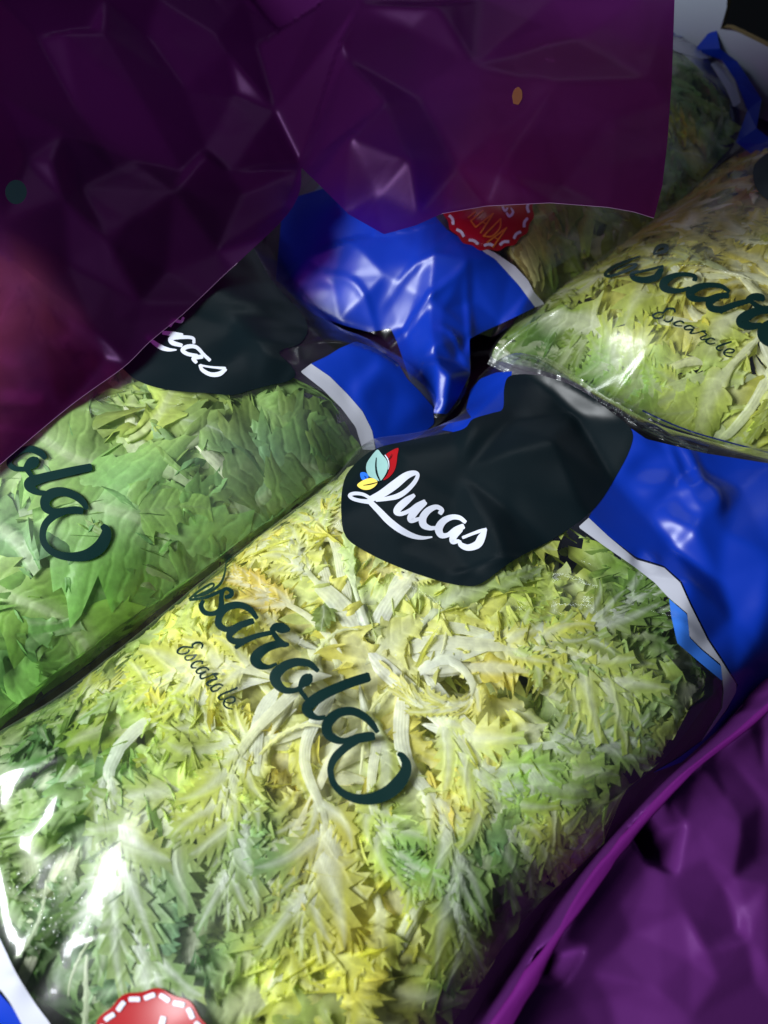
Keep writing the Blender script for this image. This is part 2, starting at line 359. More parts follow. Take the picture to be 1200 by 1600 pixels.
# ------------------------------------------------------------------ bags
class Bag:
    def __init__(b, outline_px, H, R, seed, z0=0.0, dx=.0016, crum=(70, .0016), fine=(500, .0005), lump=.006, relief=(), ridges=(), facets=(), room=None, soft=1.1, p=2.0):
        P = on_z(*np.asarray(outline_px, float).T, z0)[:, :2]; P = cr(P, 6, True); b.poly = P; b.z0 = z0
        f = b.f = Field(P[:, 0].min() - .02, P[:, 1].min() - .02, P[:, 0].max() + .02, P[:, 1].max() + .02, dx)
        b.sd = sdist(f.X, f.Y, P); t = np.clip(b.sd / R, 0, 1); prof = (1 - (1 - t) ** p)
        lumps = vnoise(f.X, f.Y, .06, seed) * lump + vnoise(f.X, f.Y, .028, seed + 3) * lump * .35
        f.Z = z0 + H * prof + lumps * np.minimum(1, t * 2)
        if relief:
            q = np.array(relief, float); XY = f.project(q[:, 0], q[:, 1])[:, :2]
            Rr, Mm = f.raster(XY, q[:, 2] / 1000.0); f.Z += blur(Rr, soft)
        k = np.minimum(1, t * 3 + .15)
        f.Z += f.crumple(crum[0], crum[1], seed, 1.6) * k + f.crumple(fine[0], fine[1], seed + 1, .9) * k
        for r in ridges: f.ridge(*r)
        for fx_, fy_, rad, sx_, sy_ in facets:
            c_ = f.project(np.array([fx_], float), np.array([fy_], float))[0]; m_ = np.exp(-(np.hypot(f.X - c_[0], f.Y - c_[1]) / rad) ** 4)
            f.Z = f.Z * (1 - m_) + (c_[2] + sx_ * (f.X - c_[0]) + sy_ * (f.Y - c_[1])) * m_
        b.room = None
        if room is not None:
            q = np.array(room, float); b.room = sdist(f.X, f.Y, f.project(q[:, 0], q[:, 1])[:, :2])
        b.org = (float(P[:, 0].mean()), float(P[:, 1].mean()), z0)
    def grid(b, lo, zfun):
        f = b.f; inside = b.sd > lo
        cell = inside[:-1, :-1] | inside[1:, :-1] | inside[:-1, 1:] | inside[1:, 1:]
        use = np.zeros(f.Z.shape, bool)
        use[:-1, :-1] |= cell; use[1:, :-1] |= cell; use[:-1, 1:] |= cell; use[1:, 1:] |= cell
        gy, gx = np.gradient(b.sd, f.dx); idx = np.full(f.Z.shape, -1); idx[use] = np.arange(use.sum())
        mv = np.where(b.sd < lo, lo - b.sd, 0) ; X = f.X + gx * mv; Y = f.Y + gy * mv
        Z = zfun(X, Y); V = np.stack([X[use], Y[use], Z[use]], 1)
        j, i = np.nonzero(cell)
        return V, np.stack([idx[j, i], idx[j, i + 1], idx[j + 1, i + 1], idx[j + 1, i]], 1)
    def build(b, label, m=M_FILM, lip=.012, name='escarole_bag'):
        b.root = root(name, b.org, label, 'salad bag', 'bags of escarole packed in the box')
        V, q = b.grid(0.0, lambda x, y: b.f.sample(x, y)); mesh_obj('clear_film', V, q, m, b.root)
        V, q = b.grid(lip, lambda x, y: b.z0 - .0015 - .006 * np.clip(b.f.sample(x, y, b.sd) / .03, 0, 1)); mesh_obj('back_film', V, q, M_BACK, b.root)
        return b.root

# ------------------------------------------------------------------ leaves
def pinna(V, Q, r, x, y, th, side, ln, w0, cv, up, teeth, lf):
    """one side lobe: a tapering ribbon, pale at its root, with forward spines along a gently waving margin"""
    K = teeth * 2; b0 = len(V); ph = r.uniform(0, 6.28, 3); fq = r.uniform(3, 6)
    for k in range(K + 1):
        t = k / K; a = th + cv * t * t
        prof = (math.sin(math.pi * min(1, .10 + t * .90)) ** .6) * (1 - .35 * t)
        tooth = k % 2 == 1; we = w0 * prof * (1.08 if tooth else .48) if k < K else 0; wm = w0 * prof * .36 if k < K else 0
        dx, dy = math.cos(a), side * math.sin(a); nx, ny = -dy, dx; fx = ln * (.10 if tooth else -.015)
        zc = up * t * t + ln * .05 * math.sin(ph[0] + t * 5)
        e1 = ln * lf * math.sin(ph[1] + t * fq) * min(1, t * 3); e2 = ln * lf * math.sin(ph[2] + t * fq) * min(1, t * 3)
        bl = min(1, .30 + t * 1.5)
        V.append((x + dx * fx + nx * we, y + dy * fx + ny * we, zc + e1, min(1, bl + .35)))
        V.append((x + nx * wm, y + ny * wm, zc + e1 * .3, bl))
        V.append((x, y, zc + w0 * .10 * (1 - t), .18 + .55 * t))
        V.append((x - nx * wm, y - ny * wm, zc + e2 * .3, bl))
        V.append((x + dx * fx - nx * we, y + dy * fx - ny * we, zc + e2, min(1, bl + .35)))
        x += dx * ln / K; y += dy * ln / K
    for k in range(K):
        for c in range(4): i = b0 + k * 5 + c; Q.append((i, i + 1, i + 6, i + 5))
def tpl_frisee(r, m=(6, 9), wide=1.0, teeth=6, start=(.25, .45), rw=.026):
    """a finely cut leaf of unit length. columns: along, across, up, blade 0..1"""
    V, Q = [], []
    n = 20; a = np.linspace(0, 1, n); wr = (rw * (1 - a) ** .8 + .004) * np.minimum(1, .06 + a * 8)
    for k in range(n):
        for t in (-1, -.5, 0, .5, 1): V.append((a[k], t * wr[k], (.22 * wr[k]) * (1 - t * t) + .006 * math.sin(a[k] * 6), .02 + .75 * a[k] ** 1.4))
    for k in range(n - 1):
        for c in range(4): i = k * 5 + c; Q.append((i, i + 1, i + 6, i + 5))
    s0 = r.uniform(*start)
    for side in (-1, 1):
        mm = r.integers(*m)
        for i in range(mm):
            u = min(.97, s0 + (1 - s0) * (i + r.uniform(.1, .8)) / mm)
            ln = (.12 + .20 * math.sin(math.pi * min(1, (u - s0) / (1 - s0) * .8 + .15))) * r.uniform(.7, 1.3)
            pinna(V, Q, r, u, side * .5 * float(np.interp(u, a, wr)), math.radians(r.uniform(28, 68) * (1 - .3 * u)), side, ln, ln * r.uniform(.20, .34) * wide, math.radians(r.uniform(-75, 60)), r.uniform(-.25, .45) * ln, teeth, r.uniform(.05, .16))
    if start[0] > .4:                                   # small spines on the bare stalk
        for i in range(r.integers(4, 9)):
            u = r.uniform(.15, s0); sd_ = r.choice([-1, 1])
            pinna(V, Q, r, u, sd_ * .8 * float(np.interp(u, a, wr)), math.radians(r.uniform(30, 60)), sd_, r.uniform(.03, .07), .010, math.radians(r.uniform(-50, 50)), 0, 2, .05)
    pinna(V, Q, r, .93, 0, 0, 1, .16 * r.uniform(.8, 1.3), .06 * wide, math.radians(r.uniform(-40, 40)), 0, teeth, .10)
    return np.array(V), np.array(Q)
def tpl_frill(r, wide=.11, start=.3):
    """a ribbon leaf whose margin is crimped into deep irregular frills with small spines"""
    n = 104; a = np.linspace(0, 1, n); T = [-1, -.78, -.5, -.16, 0,   .16, .5, .78, 1]; V, Q = [], []
    env = np.clip((a - start) / .18, 0, 1) ** .8 * (np.sin(np.pi * np.clip(a * .72 + .24, 0, 1)) ** .7)
    ph = r.uniform(0, 6.28, 6); fq = r.uniform(28, 52, 2); lob = [np.interp(a, np.linspace(0, 1, 13), r.uniform(.15, 1.35, 13)) for _ in (0, 1)]
    spine = [np.where(r.random(n) < .24, r.uniform(.15, .6, n), r.uniform(-.15, .08, n)) for _ in (0, 1)]
    for k in range(n):
        rib = (.027 * (1 - a[k]) ** .9 + .002) * min(1, .06 + a[k] * 8)
        for t in T:
            q = 0 if t < 0 else 1; e = abs(t); sg = np.sign(t)
            W_ = wide * env[k] * lob[q][k]; pf = a[k] * fq[q] + ph[q] + .9 * math.sin(a[k] * 11 + ph[2 + q]) + .5 * math.sin(a[k] * 23 + ph[4])
            roll = 2.0 * math.sin(pf) + .6; u_ = max(0, e - .16) / .84; th = roll * u_ ** 1.3 + 1e-4
            sp = spine[q][k] if e == 1 else 0
            y = sg * (rib * min(1, e / .16) + W_ * u_ * (math.sin(th) / th) * (1 + sp))
            x = a[k] + u_ ** 1.4 * (.030 * math.cos(pf) + .012 * env[k]) + .016 * max(0, sp)
            z = W_ * u_ * (1 - math.cos(th)) / th * .8 + env[k] * u_ ** 1.4 * .020 * math.sin(pf * 2.1 + ph[4]) + .10 * rib * (1 - e) + .008 * math.sin(a[k] * 7 + ph[5])
            V.append((x, y, z, min(1, (.03 + 1.5 * a[k] ** 1.2) if e < .2 else (.66 + e * .45) * (.45 + .55 * env[k]) + .1)))
    c = len(T)
    for k in range(n - 1):
        for j in range(c - 1): i = k * c + j; Q.append((i, i + 1, i + c + 1, i + c))
    return np.array(V), np.array(Q)
def tpl_tendril(r):
    """a narrow curling ribbon with small spines on its margin"""
    V, Q = [], []; n = 37; a = np.linspace(0, 1, n); w_ = .05 * np.sin(np.pi * np.clip(a * .9 + .06, 0, 1)) ** .5
    for k in range(n):
        sp = [1 + (1.3 if (k + o_) % 4 == 0 and k > 6 else 0) * r.uniform(.5, 1.2) for o_ in (0, 2)]
        for t in (-1, -.5, 0, .5, 1):
            e = (sp[0] if t == -1 else sp[1] if t == 1 else 1)
            V.append((a[k], t * w_[k] * e, .5 * w_[k] * (1 - t * t) + .05 * math.sin(a[k] * 6), .15 + .5 * a[k] + .3 * (abs(t) == 1 and e > 1)))
    for k in range(n - 1):
        for c in range(4): i = k * 5 + c; Q.append((i, i + 1, i + 6, i + 5))
    return np.array(V), np.array(Q)
def tpl_broad(r):
    """a broader leaf with spiny toothed margin, unit length"""
    n = 46; a = np.linspace(0, 1, n); T = np.array([-1, -.8, -.5, -.13, -.05, 0, .05, .13, .5, .8, 1]); V, Q = [], []
    shape = (np.sin(np.pi * np.clip(a * .80 + .12, 0, 1)) ** .9) * (0.35 + .65 * np.clip((a - .06) / .4, 0, 1)); f1, f2 = r.uniform(6, 8.5), r.uniform(15, 20); ph = r.uniform(0, 6, 6)
    Wd = r.uniform(.17, .25)
    jit = r.random((2, n))
    for k in range(n):
        for t in T:
            s = 0 if t < 0 else 1; e = abs(t)
            big = (a[k] * f1 + ph[s] + .35 * math.sin(a[k] * 9 + ph[s])) % 1; sm = ((a[k] * f2 + ph[s + 2] + .3 * math.sin(a[k] * 21 + ph[4])) % 1) * (.3 + .7 * jit[s][k])
            edge = shape[k] * (.50 + .36 * big + .24 * sm)
            wid = Wd * (edge if e > .9 else shape[k] * .55 * (1 + .25 * (big - .5)))
            x = a[k] + (.03 * big + .02 * sm) * (e > .9) * (a[k] < .97)
            rib = .016 * (1 - a[k]) ** .7 + .003
            y = np.sign(t) * (wid if e > .9 else (wid * e if e > .2 else rib * e / .13))
            z = (.005 * (1 - (e / .13) ** 2) * (1 - a[k]) if e <= .13 else 0) + .075 * e ** 1.5 * math.sin(a[k] * 17 + ph[4] + s * 2) + .03 * e * math.sin(a[k] * 38 + ph[5] + s) + .018 * math.sin(a[k] * 9 + ph[0])
            V.append((x, y, z, .62 if e < .1 else min(1, .80 + e * .4)))
    c = len(T)
    for k in range(n - 1):
        for j in range(c - 1): i = k * c + j; Q.append((i, i + 1, i + c + 1, i + c))
    return np.array(V), np.array(Q)
RNG = np.random.default_rng(11)
TF = [tpl_frisee(RNG) for _ in range(20)]; TW = [tpl_frisee(RNG, (4, 6), 1.7, 8) for _ in range(12)]; TP = [tpl_frisee(RNG, (5, 8), 1.15, 6, (.40, .62), .038) for _ in range(14)]; TR = [tpl_frill(RNG, RNG.uniform(.09, .15), RNG.uniform(.12, .5)) for _ in range(22)]; TS = [tpl_frill(RNG, RNG.uniform(.12, .2), RNG.uniform(.0, .25)) for _ in range(14)]; TT = [tpl_tendril(RNG) for _ in range(8)]; TB = [tpl_broad(RNG) for _ in range(14)]
RIBC = np.array([.88, .89, .66])

class Head:
    def __init__(h, bag, label, anchors, seed, name='escarole_lettuce'):
        h.bag = bag; h.r = np.random.default_rng(seed)
        o = (bag.org[0], bag.org[1], bag.z0 + .001)
        h.root = root(name, o, label, 'escarole', 'heads of escarole inside the clear bags')
        A = np.array([(p[0], p[1]) for p in anchors], float); h.A = bag.f.project(A[:, 0], A[:, 1])[:, :2]
        h.C = np.array([p[2] for p in anchors]); h.n = 0; h.sd = bag.sd
        if bag.room is not None: h.sd = np.minimum(bag.sd, bag.room)
        h.gy, h.gx = np.gradient(h.sd, bag.f.dx)
    def colour(h, xy):
        d2 = ((xy[:, None, :] - h.A[None]) ** 2).sum(-1) + 2e-5; wt = d2 ** -1.5; return (wt @ h.C) / wt.sum(1)[:, None]
    def shape(h, path, tpl, depth, scale_w=1.0, rel=1.0, tilt=0.0, gap=.0009, ribgain=1.0, rib=None, tint=None):
        """lay a leaf template along a ground-plan path just under the film"""
        V, Q = tpl; b = h.bag; f = b.f
        P = resample(path, .003); seg = np.linalg.norm(np.diff(P, axis=0), axis=1); s = np.r_[0, np.cumsum(seg)]; Ln = s[-1]
        T = np.gradient(P, axis=0); T /= np.linalg.norm(T, axis=1)[:, None] + 1e-9
        a = np.clip(V[:, 0], 0, 1.0) * Ln; over = (V[:, 0] - np.clip(V[:, 0], 0, 1)) * Ln
        wob = (.0018 if rib is not None else .0034) * np.sin(s * 105 + h.r.uniform(0, 6)); P = P + np.stack([-T[:, 1], T[:, 0]], 1) * wob[:, None]
        px = np.interp(a, s, P[:, 0]); py = np.interp(a, s, P[:, 1]); tx = np.interp(a, s, T[:, 0]); ty = np.interp(a, s, T[:, 1])
        bb = V[:, 1] * Ln * scale_w * np.where(V[:, 3] < .3, ribgain, 1)
        x = px + tx * over - ty * bb; y = py + ty * over + tx * bb
        for _ in range(5):
            d = f.sample(x, y, h.sd); mv = np.clip(.0015 - d, 0, .04); x, y = x + f.sample(x, y, h.gx) * mv, y + f.sample(x, y, h.gy) * mv
        top = f.sample(x, y); d = np.clip(f.sample(x, y, b.sd), 0, 1)
        thick = np.maximum(top - b.z0, .0008)
        z = top - depth - tilt * (1 - np.clip(V[:, 0], 0, 1)) ** 2 + V[:, 2] * Ln * rel
        lim = top - gap - .0012 * np.clip(-(V[:, 2] * Ln * rel) / .004, -.3, 1)
        lim = np.minimum(lim, top - .0006); kk = .0009; z = lim - kk * np.logaddexp(0, (lim - z) / kk); z = np.maximum(z, b.z0 + .0004 + np.minimum(.004, thick * .3) * (.5 + .5 * vnoise(x, y, .006, 5)))
        z = np.minimum(z, top - .0004)
        xy = np.stack([x, y], 1); c = h.colour(xy)
        r = h.r; j = r.normal(0, 1, 2) if tint is None else (0, 0)
        c = c * (1 + .17 * np.clip(j[0], -1.6, 1.8)); c = c * np.array([1 + .07 * j[1], 1, 1 - .13 * j[1]])
        if tint is not None: c = c * .25 + np.array(tint) * .75
        k = np.clip(V[:, 3:4], 0, 1); rc = (RIBC if rib is None else np.array(rib)) * (1.0 if rib is not None else (.62 + .38 * np.clip(c.max(1, keepdims=True) / .45, .25, 1)))
        col = np.clip(rc * (1 - k) + c * k, .004, .9)
        grain = np.stack([V[:, 0], V[:, 1] / .12, V[:, 3]], 1) * np.array([Ln / .1, 1, 1]) + np.array([h.r.uniform(0, 9), 0, 0])
        return np.stack([x, y, z], 1), Q, col, grain
    def add(h, *a, **k):
        V, Q, c, g = h.shape(*a, **k); mesh_obj('leaf', V, Q, M_LEAF, h.root, colors=c, grain=g); h.n += 1
    def path(h, start, ang, ln, curve):
        t = np.linspace(0, 1, 14); th = ang + curve * t; st = ln / 13
        return np.vstack([start, start + np.cumsum(np.stack([np.cos(th), np.sin(th)], 1)[1:] * st, 0)])
    def px_path(h, pts):
        q = np.array(pts, float); return cr(h.bag.f.project(q[:, 0], q[:, 1])[:, :2], 8)
    def radial(h, n, heart, r0, ln, depth, tpls, wd=(.8, 1.2), rel=.6, gain=1.0, arc=(0, 6.283), tilt=.010, spread=.25):
        """leaves that spring from the heart like spokes, bare stalk inwards"""
        r = h.r; c = h.bag.f.project(*[np.array([v], float) for v in heart])[0, :2]; acc = []
        for i in range(n):
            a = arc[0] + (arc[1] - arc[0]) * (i + r.uniform(.1, .9)) / n; q = r.uniform(*r0)
            st = c + q * np.array([math.cos(a), math.sin(a)])
            pa = h.path(st, a + r.normal(0, spread), r.uniform(*ln), r.normal(0, .55)); acc.append((pa, tpls[r.integers(len(tpls))], r.uniform(*depth), r.uniform(*wd)))
        acc.sort(key=lambda t: -t[2])
        for pa, tp, dp, w_ in acc: h.add(pa, tp, dp, scale_w=w_, rel=rel, ribgain=gain, tilt=tilt, rib=(.92, .93, .78))
    def scatter(h, n, heart, rmin, rmax, ln, depth, tpls, wd=(.8, 1.2), spread=.5, rel=1.0, stuff=False, gx=None, tilt=0.0, curve=.6, edge=.006):
        """leaves springing outward round the heart"""
        r = h.r; b = h.bag; c = b.f.project(*[np.array([v], float) for v in heart])[0, :2]; done = 0; acc = []; tries = 0
        x0, y0 = b.poly.min(0); x1, y1 = b.poly.max(0)
        while done < n and tries < n * 60:
            tries += 1; p = np.array([r.uniform(x0, x1), r.uniform(y0, y1)]); d = p - c; rad = np.hypot(*d)
            sdv = b.f.sample(p[0], p[1], h.sd)
            if sdv < edge or rad < rmin or rad > rmax: continue
            if gx is not None and not gx(p): continue
            ang = math.atan2(d[1], d[0]) + r.normal(0, spread); l = r.uniform(*ln)
            st = p - np.array([math.cos(ang), math.sin(ang)]) * l * .5
            if b.f.sample(st[0], st[1], h.sd) < .002: st = p
            pa = h.path(st, ang, l, r.normal(0, curve)); dp = r.uniform(*depth)
            args = (pa, tpls[r.integers(len(tpls))], dp); kw = dict(scale_w=r.uniform(*wd), rel=rel, tilt=tilt)
            if stuff: acc.append(h.shape(*args, **kw))
            else: acc.append((args, kw))
            done += 1
        if not stuff:                                   # deepest leaves first, each on its own level
            acc.sort(key=lambda q: -q[0][2])
            for args, kw in acc: h.add(*args, **kw)
            return
        if stuff:
            k = 0; VV, QQ, CC, GG = [], [], [], []
            for V, Q, cc, g in acc: VV.append(V); QQ.append(Q + k); CC.append(cc); GG.append(g); k += len(V)
            o = mesh_obj('inner_leaves', np.vstack(VV), np.vstack(QQ), M_LEAF, h.root, colors=np.vstack(CC), grain=np.vstack(GG)); o['kind'] = 'stuff'

# ================================================================== SETTING
def quad_px(pts, z): return on_z(np.array([p[0] for p in pts], float), np.array([p[1] for p in pts], float), z)
gs = 4.0
tag(mesh_obj('table_top', [(-gs, -gs, -.07), (gs, -gs, -.07), (gs, gs, -.07), (-gs, gs, -.07)], [(0, 1, 2, 3)], M_DARK), kind='structure')

# ================================================================== BAGS
# ---- front bag
hero_out = [(-60, 1188), (120, 1070), (330, 900), (505, 765), (560, 708), (650, 690), (712, 655), (748, 590), (800, 575), (880, 595), (985, 668), (1100, 705), (1270, 735),
            (1300, 900), (1235, 1030), (1165, 1095), (1085, 1205), (965, 1320), (860, 1440), (745, 1610), (640, 1740), (330, 1830), (0, 1720), (-150, 1520), (-170, 1340)]
hero = Bag(hero_out, .046, .058, 3, p=3.3, facets=[(45, 1255, .016, .46, .0), (1020, 745, .010, .20, -.09), (1062, 800, .009, .22, -.12), (1105, 775, .008, .16, -.05), (1010, 880, .006, .2, -.1)], lump=.0035, crum=(60, .0009), room=[(-300, 1200), (-60, 1170), (330, 880), (520, 740), (640, 760), (800, 760), (900, 815), (960, 855), (1030, 895), (1062, 925), (1085, 990), (1118, 1050), (1112, 1085), (1085, 1105), (1036, 1195), (945, 1270), (950, 1320), (860, 1405), (795, 1480), (745, 1560), (690, 1650), (600, 1740), (300, 1900), (-300, 1800)], relief=[
    (540, 760, 0), (560, 700, 0), (700, 670, 0), (745, 590, 0), (800, 580, 2), (985, 672, 9), (1040, 760, -1), (1080, 840, 4), (1000, 700, 6), (960, 745, -3), (900, 640, -4), (860, 700, 5), (800, 660, -3), (740, 660, 4),
    (720, 740, -2), (640, 720, 2), (905, 800, 2), (860, 850, -3), (780, 870, 4), (740, 915, 2), (700, 830, -2), (620, 860, 0), (540, 840, 0), (1090, 770, 7), (1085, 730, 0), (1130, 835, 2), (1160, 760, -2), (1200, 730, 0), (1270, 740, 0), (1270, 1000, 0),
    (1150, 960, -5), (1075, 915, 4), (1140, 1070, 4), (1010, 900, 0), (950, 960, 0), (1050, 1050, 0), (850, 1000, 0), (700, 1000, 0), (1130, 900, -6), (1060, 850, -6), (1180, 1000, 3), (1200, 880, 4)],
    ridges=[([(985, 680), (1030, 720), (1060, 745), (1075, 780), (1068, 830)], .0022, .0028), ([(1000, 690), (1035, 745), (1075, 840)], .0012, .002),
            ([(5, 1290), (30, 1330), (45, 1420), (62, 1530)], .0035, .006), ([(62, 1530), (80, 1480), (98, 1440), (110, 1400)], .003, .005), ([(0, 1330), (-20, 1420), (-15, 1500)], .004, .008),
            ([(60, 1310), (200, 1240), (320, 1200)], .0012, .006), ([(560, 1440), (800, 1340), (920, 1250)], .0012, .005), *[([(x0, y0), ((x0 + x1) / 2 + 8, (y0 + y1) / 2 - 6), (x1, y1)], .0010, .0019) for x0, y0, x1, y1 in [(20, 1230, 160, 1190), (60, 1270, 250, 1240), (700, 930, 830, 900), (620, 940, 700, 1010), (860, 890, 1010, 960), (900, 950, 1080, 1010), (760, 980, 900, 1010), (180, 1130, 330, 1060), (820, 1400, 700, 1440), (900, 1330, 760, 1380), (960, 1200, 860, 1250), (140, 1480, 300, 1440), (180, 1560, 380, 1500), (420, 880, 520, 830)]], ([(980, 1080), (1060, 1060), (1140, 1085)], .0015, .002), ([(1060, 1110), (1100, 1095), (1140, 1085)], .0012, .002)])
hero.build('front clear bag of pale yellow escarole with black logo panel and white lettering', M_FILM)
b, f = hero.root, hero.f
zo, zs = (860, 780), 2.759
blue = zl([(165, 80), (250, 160), (370, 250), (490, 287), (566, 355), (606, 445), (686, 605), (746, 695), (808, 800)], zo, zs) + [(1168, 1095), (1235, 1030), (1300, 900), (1270, 735), (1100, 708), (1010, 686), (984, 668), (975, 700), (940, 770)]
print_poly(f, 'printed_band', blue, M_BLUE, b)
print_poly(f, 'printed_band', [(738, 655), (728, 640), (735, 610), (750, 592), (775, 582), (800, 580), (795, 615), (785, 645)], M_BLUE, b)
print_poly(f, 'printed_band', [(690, 672), (700, 662), (730, 655), (745, 648), (740, 668), (715, 676)], M_BLUE, b, .0003)
print_poly(f, 'printed_band', zl([(808, 800), (850, 862), (722, 995), (565, 1135), (440, 1180), (545, 1120), (655, 1040), (765, 905)], zo, zs), M_BLUE, b)
print_poly(f, 'border_strip', zl([(165, 80), (250, 160), (370, 260), (490, 295), (560, 360), (600, 450), (680, 610), (740, 700), (803, 800), (800, 832), (760, 905), (700, 985), (650, 1045), (690, 980), (740, 900), (747, 830), (735, 712), (650, 642), (600, 592), (590, 492), (505, 420), (450, 360), (360, 290), (230, 200), (120, 120)], zo, zs), M_GREY, b, .0005)
print_poly(f, 'inner_patch', zl([(512, 430), (590, 497), (600, 597), (650, 648), (738, 722), (742, 785), (640, 700), (547, 620), (520, 500)], zo, zs), M_LBLUE, b, .0003)  # paler patch paints the reflected, see-through blue behind the film
print_poly(f, 'logo_panel', cr([(533, 800), (536, 757), (550, 730), (585, 702), (640, 688), (720, 672), (738, 655), (770, 645), (786, 638), (788, 604), (800, 586), (850, 588), (905, 608), (950, 640), (986, 670), (985, 700), (962, 745), (935, 787), (905, 815), (860, 845), (800, 877), (752, 912), (722, 915), (680, 906), (620, 885), (570, 861), (540, 838)], 4, True), M_BLACK, b, .0006)
lo, ls = (540, 690), 5.0
print_strokes(f, 'brand_lettering', [
    [(190, 440, 26), (135, 412, 26), (70, 405, 28), (32, 420, 28), (55, 445, 28), (115, 462, 30), (190, 470, 38)],
    [(180, 460, 40), (260, 540, 48), (340, 622, 54), (430, 690, 52), (520, 735, 42), (600, 752, 28), (675, 746, 12)],
    [(185, 455, 45), (280, 410, 62), (380, 340, 70), (470, 270, 58), (535, 246, 40), (563, 262, 30), (540, 315, 34), (480, 380, 38), (410, 425, 42), (330, 445, 34), (240, 458, 26)],
    [(535, 420, 30), (480, 460, 54), (420, 512, 60), (398, 550, 48), (435, 565, 34), (500, 540, 34), (560, 500, 40), (618, 472, 40)],
    [(618, 475, 46), (560, 530, 54), (512, 590, 58), (515, 618, 40), (570, 605, 28), (600, 590, 20)],
    [(738, 562, 38), (752, 535, 34), (708, 512, 38), (645, 540, 52), (604, 595, 58), (608, 650, 56), (655, 676, 38), (700, 676, 28)],
    [(935, 630, 30), (890, 597, 36), (830, 592, 42), (765, 622, 54), (728, 680, 62), (745, 730, 50), (795, 732, 36), (860, 690, 46), (918, 664, 44)],
    [(895, 685, 50), (845, 740, 56), (838, 782, 44), (885, 778, 26)],
    [(1098, 682, 14), (1050, 700, 26), (990, 722, 24), (915, 752, 24)], [(1095, 688, 22), (1062, 750, 60), (1030, 805, 62), (960, 830, 50), (905, 812, 42), (888, 780, 26)]],
    M_WHITE, b, lo, ls, .0009)
q, qs = (540, 690), 12.0
def logo(nm, pts, m, lift): print_poly(f, nm, cr(zl(pts, q, qs), 4, True), m, b, lift, 2.0)
logo('logo_leaf', [(275, 590), (375, 580), (430, 670), (310, 720)], M_LOGOBLUE, .0009)
logo('logo_leaf', [(990, 120), (860, 170), (750, 250), (800, 340), (820, 450), (790, 600), (700, 722), (800, 680), (900, 570), (950, 430), (970, 260)], M_RED, .0009)
logo('logo_leaf', [(605, 150), (680, 240), (760, 330), (795, 430), (780, 540), (720, 660), (640, 740), (520, 690), (430, 640), (385, 520), (400, 400), (470, 290), (540, 200)], M_SAGE, .0011)
logo('logo_leaf', [(215, 815), (300, 740), (420, 690), (520, 690), (600, 750), (560, 830), (470, 890), (370, 905), (280, 880)], M_YELLOW, .0012)
print_strokes(f, 'logo_vein', [[(572, 300, 10), (562, 450, 20), (582, 600, 26), (640, 735, 14)], [(330, 820, 8), (450, 800, 18), (595, 762, 10)], [(860, 230, 6), (840, 290, 14), (800, 340, 10)], [(350, 640, 8), (375, 690, 12)]], M_BLACK, b, q, qs, .0015, 3)
print_strokes(f, 'logo_sliver', [[(740, 252, 18), (795, 340, 22), (812, 450, 14), (800, 520, 8)]], M_WHITE, b, q, qs, .0013, 3)  # white printed sliver beside the sage leaf
o1 = lambda p: [(280 + x / 6, 860 + y / 6, w_ / 6) for x, y, w_ in p]
o2 = lambda p: [(380 + x / 6, 960 + y / 6, w_ / 6) for x, y, w_ in p]
o3 = lambda p: [(460 + x / 6, 1060 + y / 6, w_ / 6) for x, y, w_ in p]
print_strokes(f, 'product_lettering', [
    o1([(95, 455, 22), (180, 385, 24), (300, 312, 22), (320, 340, 16), (220, 400, 18), (140, 435, 20), (250, 405, 26), (345, 350, 26), (400, 290, 24), (430, 200, 18), (440, 120, 16), (475, 60, 34)]),
    o1([(100, 465, 24), (250, 440, 30), (400, 378, 34)]),
    o1([(435, 440, 40), (482, 425, 46), (490, 388, 44), (452, 360, 34), (410, 378, 38), (395, 440, 44), (396, 510, 52), (375, 565, 52), (310, 595, 46), (240, 582, 48), (205, 525, 48), (225, 472, 36)]),
    o1([(728, 636, 42), (665, 555, 58), (560, 512, 64), (450, 535, 74), (385, 605, 66), (370, 690, 68), (430, 738, 56), (500, 730, 52), (590, 695, 66), (690, 662, 58)]),
    o1([(600, 690, 58), (500, 755, 74), (468, 810, 60), (510, 850, 60), (600, 850, 60), (720, 805, 52), (860, 772, 44)]), o1([(530, 912, 40), (600, 862, 56)]),
    o1([(862, 748, 44), (905, 722, 80), (955, 728, 98), (1000, 738, 80), (1030, 748, 40)]), o1([(872, 760, 46), (925, 835, 54), (975, 880, 60), (1025, 890, 26)]),
    o1([(1020, 885, 40), (930, 880, 72), (830, 910, 84), (745, 970, 102), (716, 1030, 104), (760, 1080, 78), (840, 1095, 42), (910, 1065, 30)]),
    o2([(700, 530, 42), (620, 465, 66), (500, 450, 82), (385, 490, 92), (305, 570, 108), (315, 645, 98), (385, 710, 68), (480, 715, 52), (545, 690, 50)]),
    o2([(530, 690, 40), (560, 650, 84), (590, 620, 112), (620, 590, 92), (635, 575, 50)]), o2([(535, 715, 46), (595, 795, 42)]),
    o2([(1172, 590, 92), (1000, 645, 94), (830, 715, 98), (700, 785, 108), (605, 870, 108), (618, 930, 86), (690, 972, 50), (765, 968, 46)]),
    o3([(778, 503, 44), (720, 420, 64), (640, 350, 74), (540, 310, 80), (430, 322, 86), (352, 372, 98), (305, 450, 98), (322, 530, 92), (400, 580, 72), (480, 588, 58), (580, 568, 86), (680, 550, 92), (740, 545, 76)]),
    o3([(600, 575, 70), (480, 650, 78), (390, 735, 78), (342, 830, 64), (348, 930, 60), (392, 1020, 64), (480, 1092, 74), (600, 1132, 92), (740, 1126, 114), (880, 1070, 130), (980, 980, 134), (1040, 880, 110), (1048, 800, 88), (1010, 730, 62), (975, 708, 42)])],
    M_TEXT, b)
